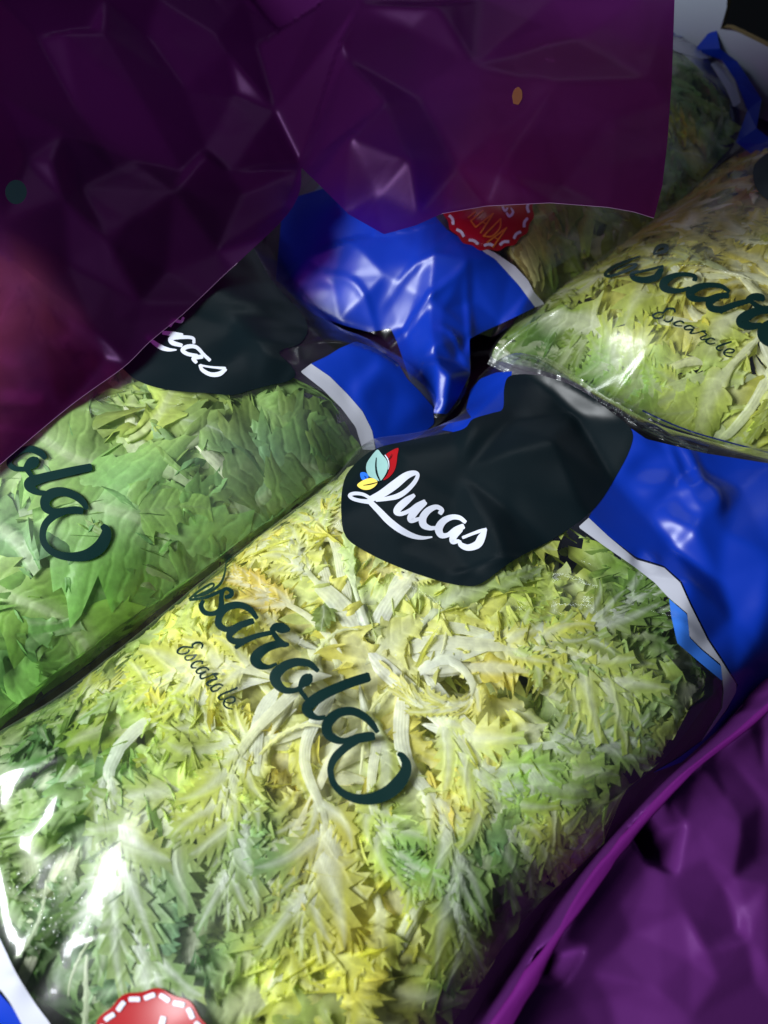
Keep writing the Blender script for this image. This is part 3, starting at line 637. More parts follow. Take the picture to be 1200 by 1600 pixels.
SM = [[(470, 285, 18), (485, 240, 28), (450, 205, 28), (390, 210, 32), (350, 240, 28), (350, 275, 20), (300, 265, 22), (220, 265, 28), (160, 300, 30), (150, 340, 25), (200, 360, 22), (270, 345, 25), (305, 315, 22), (290, 300, 15)],
      [(405, 365, 20), (370, 405, 32), (330, 435, 25), (270, 440, 22), (250, 410, 25), (275, 385, 20), (400, 365, 14)], [(480, 490, 28), (480, 460, 25), (430, 455, 25), (370, 475, 28), (335, 515, 30), (350, 545, 25), (400, 545, 20)],
      [(570, 575, 28), (540, 545, 26), (490, 540, 28), (430, 560, 30), (400, 600, 28), (440, 620, 22), (530, 595, 30)], [(530, 595, 28), (460, 640, 28), (470, 690, 30), (560, 660, 18), (620, 630, 20)],
      [(620, 630, 30), (670, 628, 35), (692, 630, 25)], [(640, 640, 22), (680, 690, 28)], [(680, 695, 28), (590, 720, 30), (540, 760, 30), (570, 785, 22), (605, 780, 15)],
      [(760, 785, 25), (710, 765, 26), (650, 780, 30), (600, 820, 32), (620, 860, 28), (680, 850, 25), (710, 820, 22), (735, 815, 20)], [(950, 815, 28), (860, 855, 30), (760, 895, 30), (700, 940, 32), (720, 970, 24), (765, 965, 18)],
      [(780, 1000, 20), (860, 1020, 22), (915, 990, 26), (910, 945, 26), (860, 940, 26), (790, 970, 28), (770, 1030, 30), (810, 1080, 26), (890, 1100, 18)]]
print_strokes(f, 'small_lettering', SM, M_TEXT, b, (260, 980), 8.571, cols=3)
# bottom corner band and border
print_poly(f, 'printed_band', [(-140, 1480), (-8, 1545), (20, 1575), (45, 1612), (80, 1680), (30, 1730), (-140, 1560)], M_BLUE, b)
print_poly(f, 'border_strip', cr([(-60, 1420), (-10, 1455), (5, 1478), (25, 1520), (55, 1568), (85, 1610), (120, 1680), (80, 1690), (38, 1608), (2, 1548), (-60, 1500)], 3, True), M_GREY, b, .0005)
def badge(f, parent, cx, cy, rx, ry, rot, n, dash_w, dash_m, lift=.0007):
    t = np.linspace(0, 2 * math.pi, 160, endpoint=False); k = 1 + .028 * np.cos(t * n)
    def P(t, k):
        x, y = np.cos(t) * rx * k, np.sin(t) * ry * k; c, s = math.cos(rot), math.sin(rot); return np.stack([cx + x * c - y * s, cy + x * s + y * c], -1)
    o = print_poly(f, 'round_badge', P(t, k), M_RED, parent, lift)
    for i in range(n * 2 // 2 * 2 if n > 14 else n * 2):
        m = 2 * n if n <= 14 else n
        a = 2 * math.pi * (i + .5) / m
        if i >= m: break
        tt = np.linspace(a - math.pi / m * .58, a + math.pi / m * .58, 5); q_ = P(tt, .89 + .03 * np.cos(tt * n))
        V, ff, l = stroke_px([[(*p, dash_w) for p in q_]], cols=3, n=2); Z = f.project(V[:, 0], V[:, 1], lift + .0004)
        mesh_obj('stitch', Z, ff, dash_m, o)
    return o
bd = badge(f, b, 236, 1642, 94, 96, .25, 11, 8, M_WHITE)
V, ff, l = stroke_px([[(255, 1590, 9), (248, 1620, 9), (246, 1650, 8)], [(238, 1606, 7), (268, 1612, 7)]]); mesh_obj('badge_lettering', f.project(V[:, 0], V[:, 1], .0011), ff, M_WHITE, bd)

rd = np.random.default_rng(77); DV, DF = [], []
for k in range(130):
    px_, py_ = rd.normal(85, 45), rd.normal(1400, 48); r_ = abs(rd.normal(0, .00035)) + .00022
    if px_ < 0 or px_ > 260: continue
    c_ = f.project(np.array([px_]), np.array([py_]), .0002)[0]; b0 = len(DV); DV.append(c_ + [0, 0, r_ * .8])
    for ring, hh_ in ((.6, .62), (1, 0)):
        for q_ in range(8): t_ = q_ * math.pi / 4; DV.append(c_ + [r_ * ring * math.cos(t_), r_ * ring * math.sin(t_) * 1.2, r_ * hh_])
    for q_ in range(8): DF.append((b0, b0 + 1 + q_, b0 + 1 + (q_ + 1) % 8)); DF.append((b0 + 1 + q_, b0 + 9 + q_, b0 + 9 + (q_ + 1) % 8)); DF.append((b0 + 1 + q_, b0 + 9 + (q_ + 1) % 8, b0 + 1 + (q_ + 1) % 8))
dr = mesh_obj('water_drops', DV, np.array(DF), M_DROP, b); dr['kind'] = 'stuff'
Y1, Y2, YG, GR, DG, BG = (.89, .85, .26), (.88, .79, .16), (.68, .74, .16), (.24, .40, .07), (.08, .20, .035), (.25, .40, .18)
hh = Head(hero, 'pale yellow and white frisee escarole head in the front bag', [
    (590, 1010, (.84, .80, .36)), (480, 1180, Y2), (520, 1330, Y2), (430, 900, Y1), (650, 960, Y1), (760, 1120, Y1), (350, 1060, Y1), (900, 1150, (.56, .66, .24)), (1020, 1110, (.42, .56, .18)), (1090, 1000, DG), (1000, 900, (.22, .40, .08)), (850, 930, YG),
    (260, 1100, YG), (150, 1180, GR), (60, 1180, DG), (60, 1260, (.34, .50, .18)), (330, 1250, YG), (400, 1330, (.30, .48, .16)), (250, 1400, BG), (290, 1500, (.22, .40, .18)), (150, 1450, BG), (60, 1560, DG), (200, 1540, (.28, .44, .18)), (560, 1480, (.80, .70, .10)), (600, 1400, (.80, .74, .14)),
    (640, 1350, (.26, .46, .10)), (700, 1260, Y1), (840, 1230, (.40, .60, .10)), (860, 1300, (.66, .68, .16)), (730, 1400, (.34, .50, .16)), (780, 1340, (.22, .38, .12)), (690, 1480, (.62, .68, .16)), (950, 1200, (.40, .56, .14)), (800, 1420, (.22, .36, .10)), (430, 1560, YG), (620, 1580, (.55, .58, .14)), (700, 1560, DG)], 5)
HC = (575, 1030)
hh.scatter(100, HC, 0, .30, (.08, .14), (.022, .036), TR, (.9, 1.4), .8, stuff=True, edge=.03)
hh.scatter(26, HC, .04, .26, (.09, .15), (.014, .026), TR, (1.0, 1.5), .7, edge=.022)
hh.radial(20, HC, (.01, .06), (.08, .15), (.010, .018), TR, (.9, 1.4), spread=.5)
hh.scatter(36, HC, .04, .26, (.07, .13), (.006, .015), TR, (1.0, 1.6), .8, rel=.9, edge=.016, curve=1.0)
hh.scatter(14, HC, .09, .26, (.08, .13), (.005, .012), TW, (.9, 1.3), .5, rel=.7)
hh.radial(18, HC, (.01, .045), (.07, .13), (.003, .010), TR, (.8, 1.3), rel=.9, spread=.55)
hh.scatter(44, HC, .045, .26, (.05, .10), (.002, .008), TR, (1.0, 1.6), .9, rel=.8, tilt=.008, curve=1.2)
hh.scatter(15, HC, .0, .05, (.05, .085), (.0035, .008), TR, (1.0, 1.5), .7, rel=.7, tilt=.006, curve=1.0)
hh.scatter(72, HC, .055, .26, (.026, .050), (.0014, .006), TS, (1.5, 2.4), 1.4, rel=1.0, tilt=.003, curve=2.2)
hh.radial(17, HC, (.010, .035), (.06, .11), (.0008, .003), TP, (.7, 1.15), gain=.95, spread=.5, tilt=.004)
hh.scatter(10, HC, .02, .22, (.025, .045), (.001, .004), TT, (.3, .5), 1.5, rel=.6, curve=2.0)
def ribleaf(h, pts, wd=1.0, depth=.0006, rel=.5, gain=1.0, tp=None, rib=(.90, .92, .84), tint=None):
    h.add(h.px_path(pts), (tp or TP)[h.r.integers(len(tp or TP))], depth + h.r.uniform(0, .0007), scale_w=wd, rel=rel, ribgain=gain, rib=rib, tint=tint, tilt=.006)
for pts, wd, g in [
    ([(575, 1000), (620, 1050), (690, 1130), (760, 1200), (830, 1260)], .7, 1.6), ([(640, 1060), (700, 1030), (745, 1065), (730, 1105), (670, 1100), (640, 1080)], .35, 2.2),
    ([(560, 990), (520, 930), (480, 880), (440, 840)], .8, 2.6), ([(570, 985), (560, 920), (550, 860), (530, 810)], .8, 2.6), ([(590, 985), (610, 930), (650, 880), (700, 840)], .8, 2.2),
    ([(610, 1000), (680, 950), (760, 915), (840, 880)], .7, 2.0), ([(620, 1020), (720, 1010), (830, 990), (960, 960), (1010, 930)], .55, 1.9), ([(640, 1035), (760, 1045), (900, 1040), (1040, 1080)], .6, 1.8),
    ([(440, 1060), (405, 1130), (385, 1220), (370, 1310), (360, 1400)], .55, 1.8), ([(460, 1060), (420, 1140), (405, 1230), (390, 1320), (395, 1400)], .5, 1.7),
    ([(420, 1060), (310, 1080), (220, 1130), (170, 1210), (175, 1320), (210, 1420), (245, 1560)], .45, 1.3), ([(400, 1040), (300, 1030), (210, 1060), (120, 1130)], .7, 1.2),
    ([(620, 1060), (640, 1180), (690, 1280), (720, 1380), (730, 1480)], .5, 1.7), ([(560, 1060), (600, 1180), (560, 1320), (540, 1440)], .7, 1.2), ([(520, 1060), (480, 1180), (500, 1300), (480, 1440)], .7, 1.1),
    ([(330, 1200), (200, 1240), (80, 1270), (-20, 1310)], .5, 1.6), ([(700, 1150), (800, 1160), (900, 1165), (1000, 1150)], .7, 1.0), ([(500, 1010), (420, 960), (370, 930), (330, 930)], .9, 1.4), ([(720, 1270), (800, 1290), (880, 1320), (940, 1330)], .7, 1.4)]:
    ribleaf(hh, pts, wd * 1.1, gain=g * .95, tp=TP if (g > 2.1 and wd < .5) or hh.n % 2 == 0 else TR)
for pts, wd in [([(300, 1330), (260, 1380), (250, 1450), (240, 1530)], 1.2), ([(560, 1290), (620, 1330), (660, 1370), (690, 1390)], 1.6), ([(820, 1160), (900, 1150), (980, 1130), (1060, 1140)], 1.3), ([(640, 1260), (690, 1310), (760, 1300), (820, 1250)], 1.2), ([(380, 1270), (420, 1360), (430, 1450), (400, 1500)], 1.2), ([(700, 1380), (730, 1430), (740, 1480), (735, 1540)], 1.3)]:
    ribleaf(hh, pts, wd, tp=TR, rib=(.5, .62, .30))
for pts in [([(500, 920), (512, 950), (505, 985)])]: ribleaf(hh, pts, 1.8, tp=TB, depth=.0009, rel=.4, tint=(.06, .17, .03))

# ---- left bag
left_out = [(-80, 1214), (122, 1090), (338, 918), (506, 782), (556, 724), (600, 705), (672, 672), (700, 640), (660, 585), (600, 545), (530, 510), (430, 400), (330, 300), (100, 250), (-300, 450), (-420, 850), (-260, 1150)]
lb = Bag(left_out, .050, .075, 21, p=2.4, crum=(60, .0011), room=[(-500, 1300), (-80, 1195), (320, 895), (520, 750), (570, 700), (545, 650), (515, 610), (470, 590), (400, 560), (200, 540), (50, 400), (-500, 400)], relief=[(475, 575, 0), (560, 650, 0), (440, 500, -3), (480, 480, 3), (500, 560, 3), (540, 600, -2), (600, 580, 4), (590, 560, 1), (620, 610, -3), (660, 640, 2), (600, 690, 0), (420, 560, 2), (460, 540, -2), (400, 600, 0), (350, 480, 0), (520, 520, 0), (690, 640, 0), (430, 430, 0), (560, 620, 1)],
         ridges=[([(100, 900), (230, 880), (330, 950)], .0012, .004), ([(430, 760), (520, 700), (560, 620)], .0012, .005), ([(440, 640), (470, 600), (500, 560)], .0012, .003)])
lb.build('left clear bag of broad green escarole half covered by the purple film sheet', M_FILM2)
b, f = lb.root, lb.f; zo, zs = (420, 240), 2.727
print_poly(f, 'printed_band', zl([(180, 895), (260, 950), (340, 1030), (400, 1100), (440, 1180), (458, 1262), (560, 1240), (650, 1200), (705, 1150), (700, 1080), (640, 1010), (590, 960), (550, 890), (460, 830), (370, 800), (300, 830), (250, 862)], zo, zs), M_BLUE, b)
print_poly(f, 'border_strip', zl([(180, 895), (260, 950), (340, 1030), (400, 1100), (440, 1180), (455, 1262), (400, 1262), (370, 1165), (310, 1085), (230, 1005), (135, 930)], zo, zs), M_GREY, b, .0006)
zo, zs = (180, 400), 3.75
print_poly(f, 'logo_panel', cr(zl([(-60, 560), (50, 665), (130, 730), (260, 775), (400, 795), (560, 805), (690, 815), (800, 785), (920, 755), (1010, 735), (1060, 690), (1010, 620), (960, 560), (1080, 515), (1130, 420), (1060, 300), (900, 120), (700, -200), (200, -500), (-300, -700), (-900, -600), (-900, -250), (-500, 100), (-200, 350)], zo, zs), 3, True), M_BLACK, b, .0005)
print_strokes(f, 'brand_lettering', [[(190, 480, 18), (260, 530, 28), (310, 548, 22), (358, 550, 8)], [(280, 450, 22), (330, 455, 26), (395, 460, 14)], [(320, 410, 20), (345, 380, 20), (385, 385, 18), (400, 362, 15)], [(462, 510, 18), (455, 482, 18), (400, 476, 22), (330, 482, 28), (335, 508, 28), (390, 525, 22)],
    [(555, 612, 20), (520, 580, 20), (475, 535, 22), (425, 532, 25), (395, 552, 25), (425, 575, 22), (480, 585, 20)], [(510, 590, 25), (460, 600, 25), (475, 625, 20)], [(648, 665, 20), (610, 692, 28), (560, 695, 25), (512, 670, 22), (498, 640, 20)], [(500, 642, 12), (560, 652, 12), (645, 660, 18)]], M_WHITE, b, zo, zs, .0009, 3)
print_strokes(f, 'product_lettering', [[(425, 215, 42), (380, 168, 64), (300, 132, 66), (210, 140, 56), (115, 205, 50), (85, 265, 50), (140, 312, 50), (230, 318, 44)], [(235, 315, 50), (270, 285, 92), (305, 258, 112), (338, 232, 84), (352, 220, 40)], [(252, 320, 52), (300, 388, 42)],
    [(848, 302, 74), (700, 332, 80), (550, 366, 85), (400, 402, 90), (290, 442, 108), (284, 485, 98), (340, 532, 58), (425, 545, 46)],
    [(815, 688, 42), (770, 620, 64), (690, 562, 74), (580, 530, 84), (480, 552, 98), (425, 612, 94), (435, 682, 84), (505, 720, 66), (600, 712, 66), (700, 702, 72), (768, 712, 66)],
    [(600, 715, 70), (500, 762, 74), (430, 832, 70), (402, 920, 64), (412, 1000, 64), (462, 1072, 64), (550, 1122, 70), (680, 1142, 84), (820, 1122, 108), (930, 1052, 122), (988, 960, 110), (995, 892, 84), (965, 852, 56)]], M_TEXT, b, (0, 680), 6.0)
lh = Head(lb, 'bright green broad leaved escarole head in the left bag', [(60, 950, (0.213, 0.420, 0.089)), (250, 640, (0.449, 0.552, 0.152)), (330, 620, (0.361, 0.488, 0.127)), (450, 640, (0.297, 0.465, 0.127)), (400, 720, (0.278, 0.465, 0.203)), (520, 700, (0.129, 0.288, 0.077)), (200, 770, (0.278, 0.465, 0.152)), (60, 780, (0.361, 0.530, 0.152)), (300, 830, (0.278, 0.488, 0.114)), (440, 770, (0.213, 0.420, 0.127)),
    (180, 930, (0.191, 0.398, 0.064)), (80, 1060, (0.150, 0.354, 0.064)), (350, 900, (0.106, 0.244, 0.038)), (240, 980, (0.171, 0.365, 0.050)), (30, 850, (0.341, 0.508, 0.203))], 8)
LC = (150, 700)
GRN = (.50, .62, .40)
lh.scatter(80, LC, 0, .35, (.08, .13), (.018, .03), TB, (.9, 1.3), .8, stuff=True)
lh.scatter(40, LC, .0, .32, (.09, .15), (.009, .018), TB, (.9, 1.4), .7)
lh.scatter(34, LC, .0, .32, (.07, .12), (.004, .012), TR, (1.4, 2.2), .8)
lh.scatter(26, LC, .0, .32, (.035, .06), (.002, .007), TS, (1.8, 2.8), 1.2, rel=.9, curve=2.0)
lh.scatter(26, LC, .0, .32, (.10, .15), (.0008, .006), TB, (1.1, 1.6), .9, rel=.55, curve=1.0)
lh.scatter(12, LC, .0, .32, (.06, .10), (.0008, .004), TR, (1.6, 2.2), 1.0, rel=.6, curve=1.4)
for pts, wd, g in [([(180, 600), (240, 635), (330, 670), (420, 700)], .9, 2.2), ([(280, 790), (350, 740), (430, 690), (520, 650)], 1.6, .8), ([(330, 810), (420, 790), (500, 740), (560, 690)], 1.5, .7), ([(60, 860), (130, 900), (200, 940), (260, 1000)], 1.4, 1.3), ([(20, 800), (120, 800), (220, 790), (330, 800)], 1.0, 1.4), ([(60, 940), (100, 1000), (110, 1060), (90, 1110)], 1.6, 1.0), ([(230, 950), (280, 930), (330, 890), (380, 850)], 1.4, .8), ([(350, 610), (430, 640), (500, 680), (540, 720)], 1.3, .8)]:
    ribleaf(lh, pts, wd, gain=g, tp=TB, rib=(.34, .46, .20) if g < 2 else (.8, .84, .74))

# ---- right bag
right_out = [(764, 556), (836, 474), (994, 356), (1086, 284), (1180, 228), (1330, 210), (1560, 330), (1620, 620), (1450, 760), (1200, 722), (1080, 682), (985, 650), (900, 602), (830, 578)]
rb = Bag(right_out, .052, .08, 41, lump=.003, crum=(60, .0007), fine=(500, .0003), relief=(), ridges=[([(905, 612), (960, 588), (1012, 548)], .0022, .0018), ([(835, 590), (880, 575), (930, 566), (980, 560)], .0015, .0018), ([(800, 570), (850, 585), (900, 600)], .001, .0015)])
rb.build('right clear bag of yellow green escarole beside the top corner', M_FILM2)
b, f = rb.root, rb.f
print_poly(f, 'logo_panel', cr([(1176, 270), (1185, 250), (1215, 235), (1290, 250), (1300, 330), (1215, 318), (1185, 300)], 3, True), M_BLACK, b)
ro, rs = (930, 360), 4.444
print_strokes(f, 'product_lettering', [[(405, 160, 16), (430, 120, 26), (470, 105, 32), (495, 118, 34), (485, 142, 30), (440, 158, 18), (405, 165, 14)], [(310, 180, 12), (240, 205, 18), (130, 252, 26), (70, 302, 24), (100, 318, 20), (185, 293, 20), (262, 258, 26), (285, 236, 20), (240, 236, 12), (150, 272, 12)],
    [(470, 250, 18), (448, 290, 46), (418, 328, 50), (340, 345, 46), (272, 333, 40), (256, 302, 30), (300, 285, 22)], [(470, 246, 14), (380, 272, 18), (290, 292, 20)],
    [(690, 347, 36), (692, 322, 30), (640, 306, 30), (560, 312, 36), (492, 346, 54), (472, 388, 58), (512, 414, 48), (585, 420, 32), (655, 400, 24)],
    [(930, 425, 24), (870, 388, 34), (780, 382, 40), (702, 402, 54), (655, 440, 58), (685, 474, 48), (765, 480, 34), (850, 458, 40), (920, 452, 44)], [(850, 466, 44), (795, 500, 54), (805, 540, 48), (875, 550, 48), (960, 520, 44), (1060, 492, 36)], [(880, 574, 20), (835, 545, 38)],
    [(1058, 482, 40), (1100, 464, 52), (1148, 470, 56), (1168, 486, 30)], [(1072, 490, 30), (1130, 532, 38), (1200, 562, 36)], [(1250, 548, 56), (1130, 562, 60), (1045, 600, 74), (1015, 640, 78), (1075, 668, 56), (1150, 660, 36)], [(1330, 640, 60), (1225, 652, 70), (1165, 700, 80), (1185, 760, 78), (1280, 800, 66)]], M_TEXT, b, ro, rs)
print_strokes(f, 'small_lettering', [[(555, 568, 12), (545, 545, 15), (500, 545, 17), (475, 570, 13), (440, 570, 13), (402, 590, 17), (418, 610, 13), (460, 605, 13), (475, 586, 9)], [(540, 600, 8), (530, 625, 15), (500, 635, 13), (476, 622, 11)], [(615, 642, 13), (590, 630, 12), (547, 646, 15), (562, 662, 12), (602, 664, 9)],
    [(690, 680, 12), (660, 662, 13), (622, 672, 15), (630, 690, 11), (682, 688, 14)], [(680, 692, 13), (660, 714, 13), (700, 714, 9), (740, 702, 10)], [(740, 702, 15), (766, 700, 14)], [(750, 706, 10), (772, 726, 12), (732, 746, 13), (742, 760, 10), (772, 755, 8)], [(830, 760, 12), (800, 750, 12), (768, 770, 15), (792, 790, 12), (832, 784, 9)],
    [(945, 775, 14), (880, 796, 15), (842, 816, 15), (858, 836, 11), (884, 830, 8)], [(900, 852, 9), (950, 850, 12), (962, 832, 12), (922, 826, 12), (892, 850, 13), (912, 874, 12), (950, 880, 9)]], M_TEXT, b, ro, rs, .0007, 3)
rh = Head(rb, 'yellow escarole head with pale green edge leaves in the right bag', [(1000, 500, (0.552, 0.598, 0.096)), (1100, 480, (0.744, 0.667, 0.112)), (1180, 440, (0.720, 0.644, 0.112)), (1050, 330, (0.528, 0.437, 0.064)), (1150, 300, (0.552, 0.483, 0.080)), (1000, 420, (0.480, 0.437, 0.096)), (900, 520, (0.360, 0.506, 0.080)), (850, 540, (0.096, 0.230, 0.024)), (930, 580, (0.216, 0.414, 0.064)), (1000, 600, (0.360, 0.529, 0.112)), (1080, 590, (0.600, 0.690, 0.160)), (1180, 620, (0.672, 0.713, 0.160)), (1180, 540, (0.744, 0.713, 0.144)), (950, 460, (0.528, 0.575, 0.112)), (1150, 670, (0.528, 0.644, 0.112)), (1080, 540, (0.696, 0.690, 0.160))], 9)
RC = (1190, 500)
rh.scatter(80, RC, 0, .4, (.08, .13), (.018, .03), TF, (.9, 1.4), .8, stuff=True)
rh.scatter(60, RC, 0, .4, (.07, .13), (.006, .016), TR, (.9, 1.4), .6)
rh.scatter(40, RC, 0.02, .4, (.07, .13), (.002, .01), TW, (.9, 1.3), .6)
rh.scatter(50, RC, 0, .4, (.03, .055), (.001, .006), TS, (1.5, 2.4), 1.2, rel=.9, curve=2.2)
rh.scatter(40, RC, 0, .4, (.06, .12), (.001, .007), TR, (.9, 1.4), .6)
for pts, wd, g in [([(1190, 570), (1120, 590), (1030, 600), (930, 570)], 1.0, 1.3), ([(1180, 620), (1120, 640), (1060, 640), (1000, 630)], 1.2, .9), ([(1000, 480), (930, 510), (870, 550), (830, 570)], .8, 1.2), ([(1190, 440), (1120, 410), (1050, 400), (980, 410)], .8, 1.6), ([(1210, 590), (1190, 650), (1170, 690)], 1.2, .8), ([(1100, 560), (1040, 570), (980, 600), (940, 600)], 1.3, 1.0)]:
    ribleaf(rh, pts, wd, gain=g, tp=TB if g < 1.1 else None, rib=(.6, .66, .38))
# crimped end seal with its print
sx = cr([(768, 556), (800, 572), (860, 592), (920, 615), (985, 650), (1060, 684), (1140, 708), (1260, 738)], 24)
T = np.gradient(sx, axis=0); T /= np.linalg.norm(T, axis=1)[:, None]; Nn = np.stack([-T[:, 1], T[:, 0]], 1)
cols = np.linspace(-16, 14, 14); G = sx[:, None] + Nn[:, None] * cols[None, :, None]
zz = .0155 + .0009 * np.sin(cols * 1.15)[None, :] + .0005 * vnoise(G[..., 0], G[..., 1], 16, 4) + .0003 * vnoise(G[..., 0], G[..., 1], 6, 9)
Pz = on_z(G[..., 0], G[..., 1], zz); idx = np.arange(Pz.shape[0] * Pz.shape[1]).reshape(Pz.shape[:2])
mesh_obj('end_seal', Pz.reshape(-1, 3), np.stack([idx[:-1, :-1], idx[1:, :-1], idx[1:, 1:], idx[:-1, 1:]], -1).reshape(-1, 4), M_SEAL, b)
def seal_strip(name, i0, i1, c0, c1, m, lift):
    g = Pz[i0:i1, c0:c1].copy(); g[..., 2] += lift; ii = np.arange(g.shape[0] * g.shape[1]).reshape(g.shape[:2])
    mesh_obj(name, g.reshape(-1, 3), np.stack([ii[:-1, :-1], ii[1:, :-1], ii[1:, 1:], ii[:-1, 1:]], -1).reshape(-1, 4), m, b)
for c in (3, 6, 9, 11): seal_strip('seal_stripe', 104, 136, c, c + 2, M_BACK, .0006)
seal_strip('seal_edge', 100, 168, 0, 2, M_BACK, .0006)
print_seal = [[(925, 612, 3), (930, 622, 3)], [(936, 618, 3), (933, 628, 3), (940, 630, 3), (943, 622, 3)], [(952, 626, 3), (946, 630, 3), (950, 638, 3), (957, 634, 3), (952, 626, 3)], [(966, 634, 3), (960, 638, 3), (963, 645, 3)], [(976, 636, 3), (971, 650, 3)], [(970, 640, 2), (979, 644, 2)], [(988, 642, 3), (983, 655, 3)], [(996, 648, 3), (992, 660, 3)]]
V, ff, l = stroke_px(print_seal, cols=2, n=4); mesh_obj('seal_lettering', on_z(V[:, 0], V[:, 1], .0185), ff, M_TEXT, b)

# ---- back bag
back_out = [(430, 440), (520, 500), (600, 525), (618, 580), (655, 640), (690, 655), (722, 625), (735, 580), (735, 535), (795, 520), (858, 488), (946, 420), (1038, 344), (1116, 264), (1176, 205), (1155, 130), (1065, 70), (960, 40), (760, 80), (560, 200), (430, 330)]
bb = Bag(back_out, .036, .075, 61, z0=.004, dx=.0011, crum=(60, .0022), room=[(760, 330), (800, 400), (835, 460), (850, 490), (946, 420), (1038, 344), (1116, 264), (1172, 200), (1120, 130), (1065, 80), (960, 60), (760, 100), (700, 250)], relief=[
    (430, 440, 0), (445, 455, 3), (480, 400, 0), (540, 380, 3), (600, 440, 5), (660, 415, 2), (728, 428, 8), (630, 498, -6), (625, 500, -5), (690, 490, 5), (734, 530, 7), (740, 470, 0), (740, 440, 4), (800, 420, 2), (835, 455, 4), (780, 500, -2), (735, 585, 2), (700, 605, 10), (690, 540, 4), (655, 560, -4), (620, 580, 0), (650, 640, 1), (690, 655, 2), (722, 625, 1),
    (570, 470, 4), (585, 510, -3), (530, 500, 0), (600, 370, 0), (700, 370, 0), (900, 400, 0), (520, 440, -3), (650, 460, 2), (710, 560, -2), (670, 605, -2)], soft=.6, ridges=[([(600, 492), (660, 462), (728, 428)], .0022, .0018), ([(600, 445), (660, 418), (728, 424)], .0016, .0022), ([(728, 428), (738, 480), (735, 530)], .0018, .0018), ([(690, 490), (715, 500), (732, 528)], .002, .0016), ([(742, 512), (790, 480), (832, 450)], .0016, .002), ([(570, 470), (582, 490), (590, 512)], .0018, .0018), ([(640, 560), (665, 535), (690, 530)], .0016, .0018), ([(665, 640), (690, 605), (720, 590)], .0018, .0018), ([(500, 400), (560, 430), (600, 490)], .0014, .002)])
bb.build('back clear bag under the purple film sheet showing crumpled blue end and red badge', M_FILM)
b, f = bb.root, bb.f; zo, zs = (420, 240), 2.727
print_poly(f, 'printed_band', zl([(30, 540), (60, 560), (130, 640), (200, 690), (330, 735), (430, 760), (520, 745), (545, 800), (590, 930), (640, 1075), (690, 1105), (760, 1110), (800, 1055), (858, 940), (855, 790), (910, 760), (1000, 720), (1135, 655), (1065, 560), (965, 450), (910, 415), (760, 325), (650, 200), (400, 100), (60, 200)], zo, zs), M_BLUE, b)
print_poly(f, 'border_strip', zl([(1135, 655), (1065, 560), (965, 450), (910, 415), (900, 395), (960, 420), (1050, 480), (1105, 540), (1130, 590), (1175, 640)], zo, zs), M_GREY, b, .0006)
print_poly(f, 'border_strip', [(1050, 62), (1085, 70), (1120, 90), (1095, 92), (1060, 82), (1050, 78)], M_GREY, b)
print_poly(f, 'border_strip', [(1110, 100), (1127, 92), (1148, 125), (1158, 160), (1146, 168), (1135, 140)], M_GREY, b)
print_poly(f, 'printed_band', [(1050, 56), (1090, 62), (1128, 88), (1152, 125), (1166, 170), (1185, 160), (1150, 105), (1110, 60), (1080, 40), (1050, 40)], M_BLUE, b)
ef = [(1085, 78, .020), (1118, 38, .034), (1125, 76, .030), (1152, 96, .030), (1190, 155, .026), (1182, 200, .018), (1215, 226, .020), (1230, 285, .010), (1150, 222, .008), (1168, 172, .016), (1150, 126, .020), (1128, 94, .022)]
efP = on_z(*np.array(ef).T); mesh_obj('end_flap', efP, [(0, 2, 1), (0, 11, 2), (11, 3, 2), (11, 10, 3), (10, 4, 3), (10, 9, 4), (9, 5, 4), (9, 8, 5), (8, 6, 5), (8, 7, 6)], M_BLUE, b, smooth=False)
bd = badge(f, b, 763, 322, 72, 68, .6, 16, 4.5, M_WHITE)
ms = lambda s_: [(660 + x / 6, 300 + y / 6, w_ / 6) for x, y, w_ in s_]
V, ff, l = stroke_px([ms(s_) for s_ in [[(430, 240, 15), (500, 185, 15)], [(570, 175, 15), (455, 270, 15)], [(455, 270, 15), (500, 330, 15)], [(500, 330, 15), (665, 200, 15)], [(665, 200, 15), (545, 385, 15)], [(560, 280, 12), (600, 300, 12)], [(575, 410, 15), (735, 250, 15)], [(735, 250, 15), (725, 340, 15), (650, 415, 15), (570, 412, 15)], [(605, 475, 15), (790, 335, 15)], [(790, 335, 15), (660, 520, 15)], [(670, 425, 12), (715, 445, 12)]]], cols=2, n=4)
mesh_obj('badge_lettering', f.project(V[:, 0], V[:, 1], .0012), ff, M_ORANGE, bd)
V, ff, l = stroke_px([ms(s_) for s_ in [[(750, 140, 18), (775, 175, 26), (800, 150, 14)], [(790, 195, 20), (815, 228, 26), (850, 190, 22), (830, 150, 12)]]], cols=3, n=4)
mesh_obj('badge_lettering', f.project(V[:, 0], V[:, 1], .0012), ff, M_WHITE, bd)
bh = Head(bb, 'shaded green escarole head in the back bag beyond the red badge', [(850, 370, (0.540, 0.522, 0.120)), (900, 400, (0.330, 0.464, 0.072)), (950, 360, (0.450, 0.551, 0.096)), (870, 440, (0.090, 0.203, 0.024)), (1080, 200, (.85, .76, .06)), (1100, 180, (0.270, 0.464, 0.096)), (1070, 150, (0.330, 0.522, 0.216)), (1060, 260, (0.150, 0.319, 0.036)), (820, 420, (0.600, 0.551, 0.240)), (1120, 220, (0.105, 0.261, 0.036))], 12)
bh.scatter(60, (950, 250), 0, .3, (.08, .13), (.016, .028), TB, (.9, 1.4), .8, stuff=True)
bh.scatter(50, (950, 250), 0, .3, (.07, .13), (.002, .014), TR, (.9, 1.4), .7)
bh.scatter(40, (950, 250), 0, .3, (.07, .13), (.001, .01), TB, (.9, 1.3), .7)

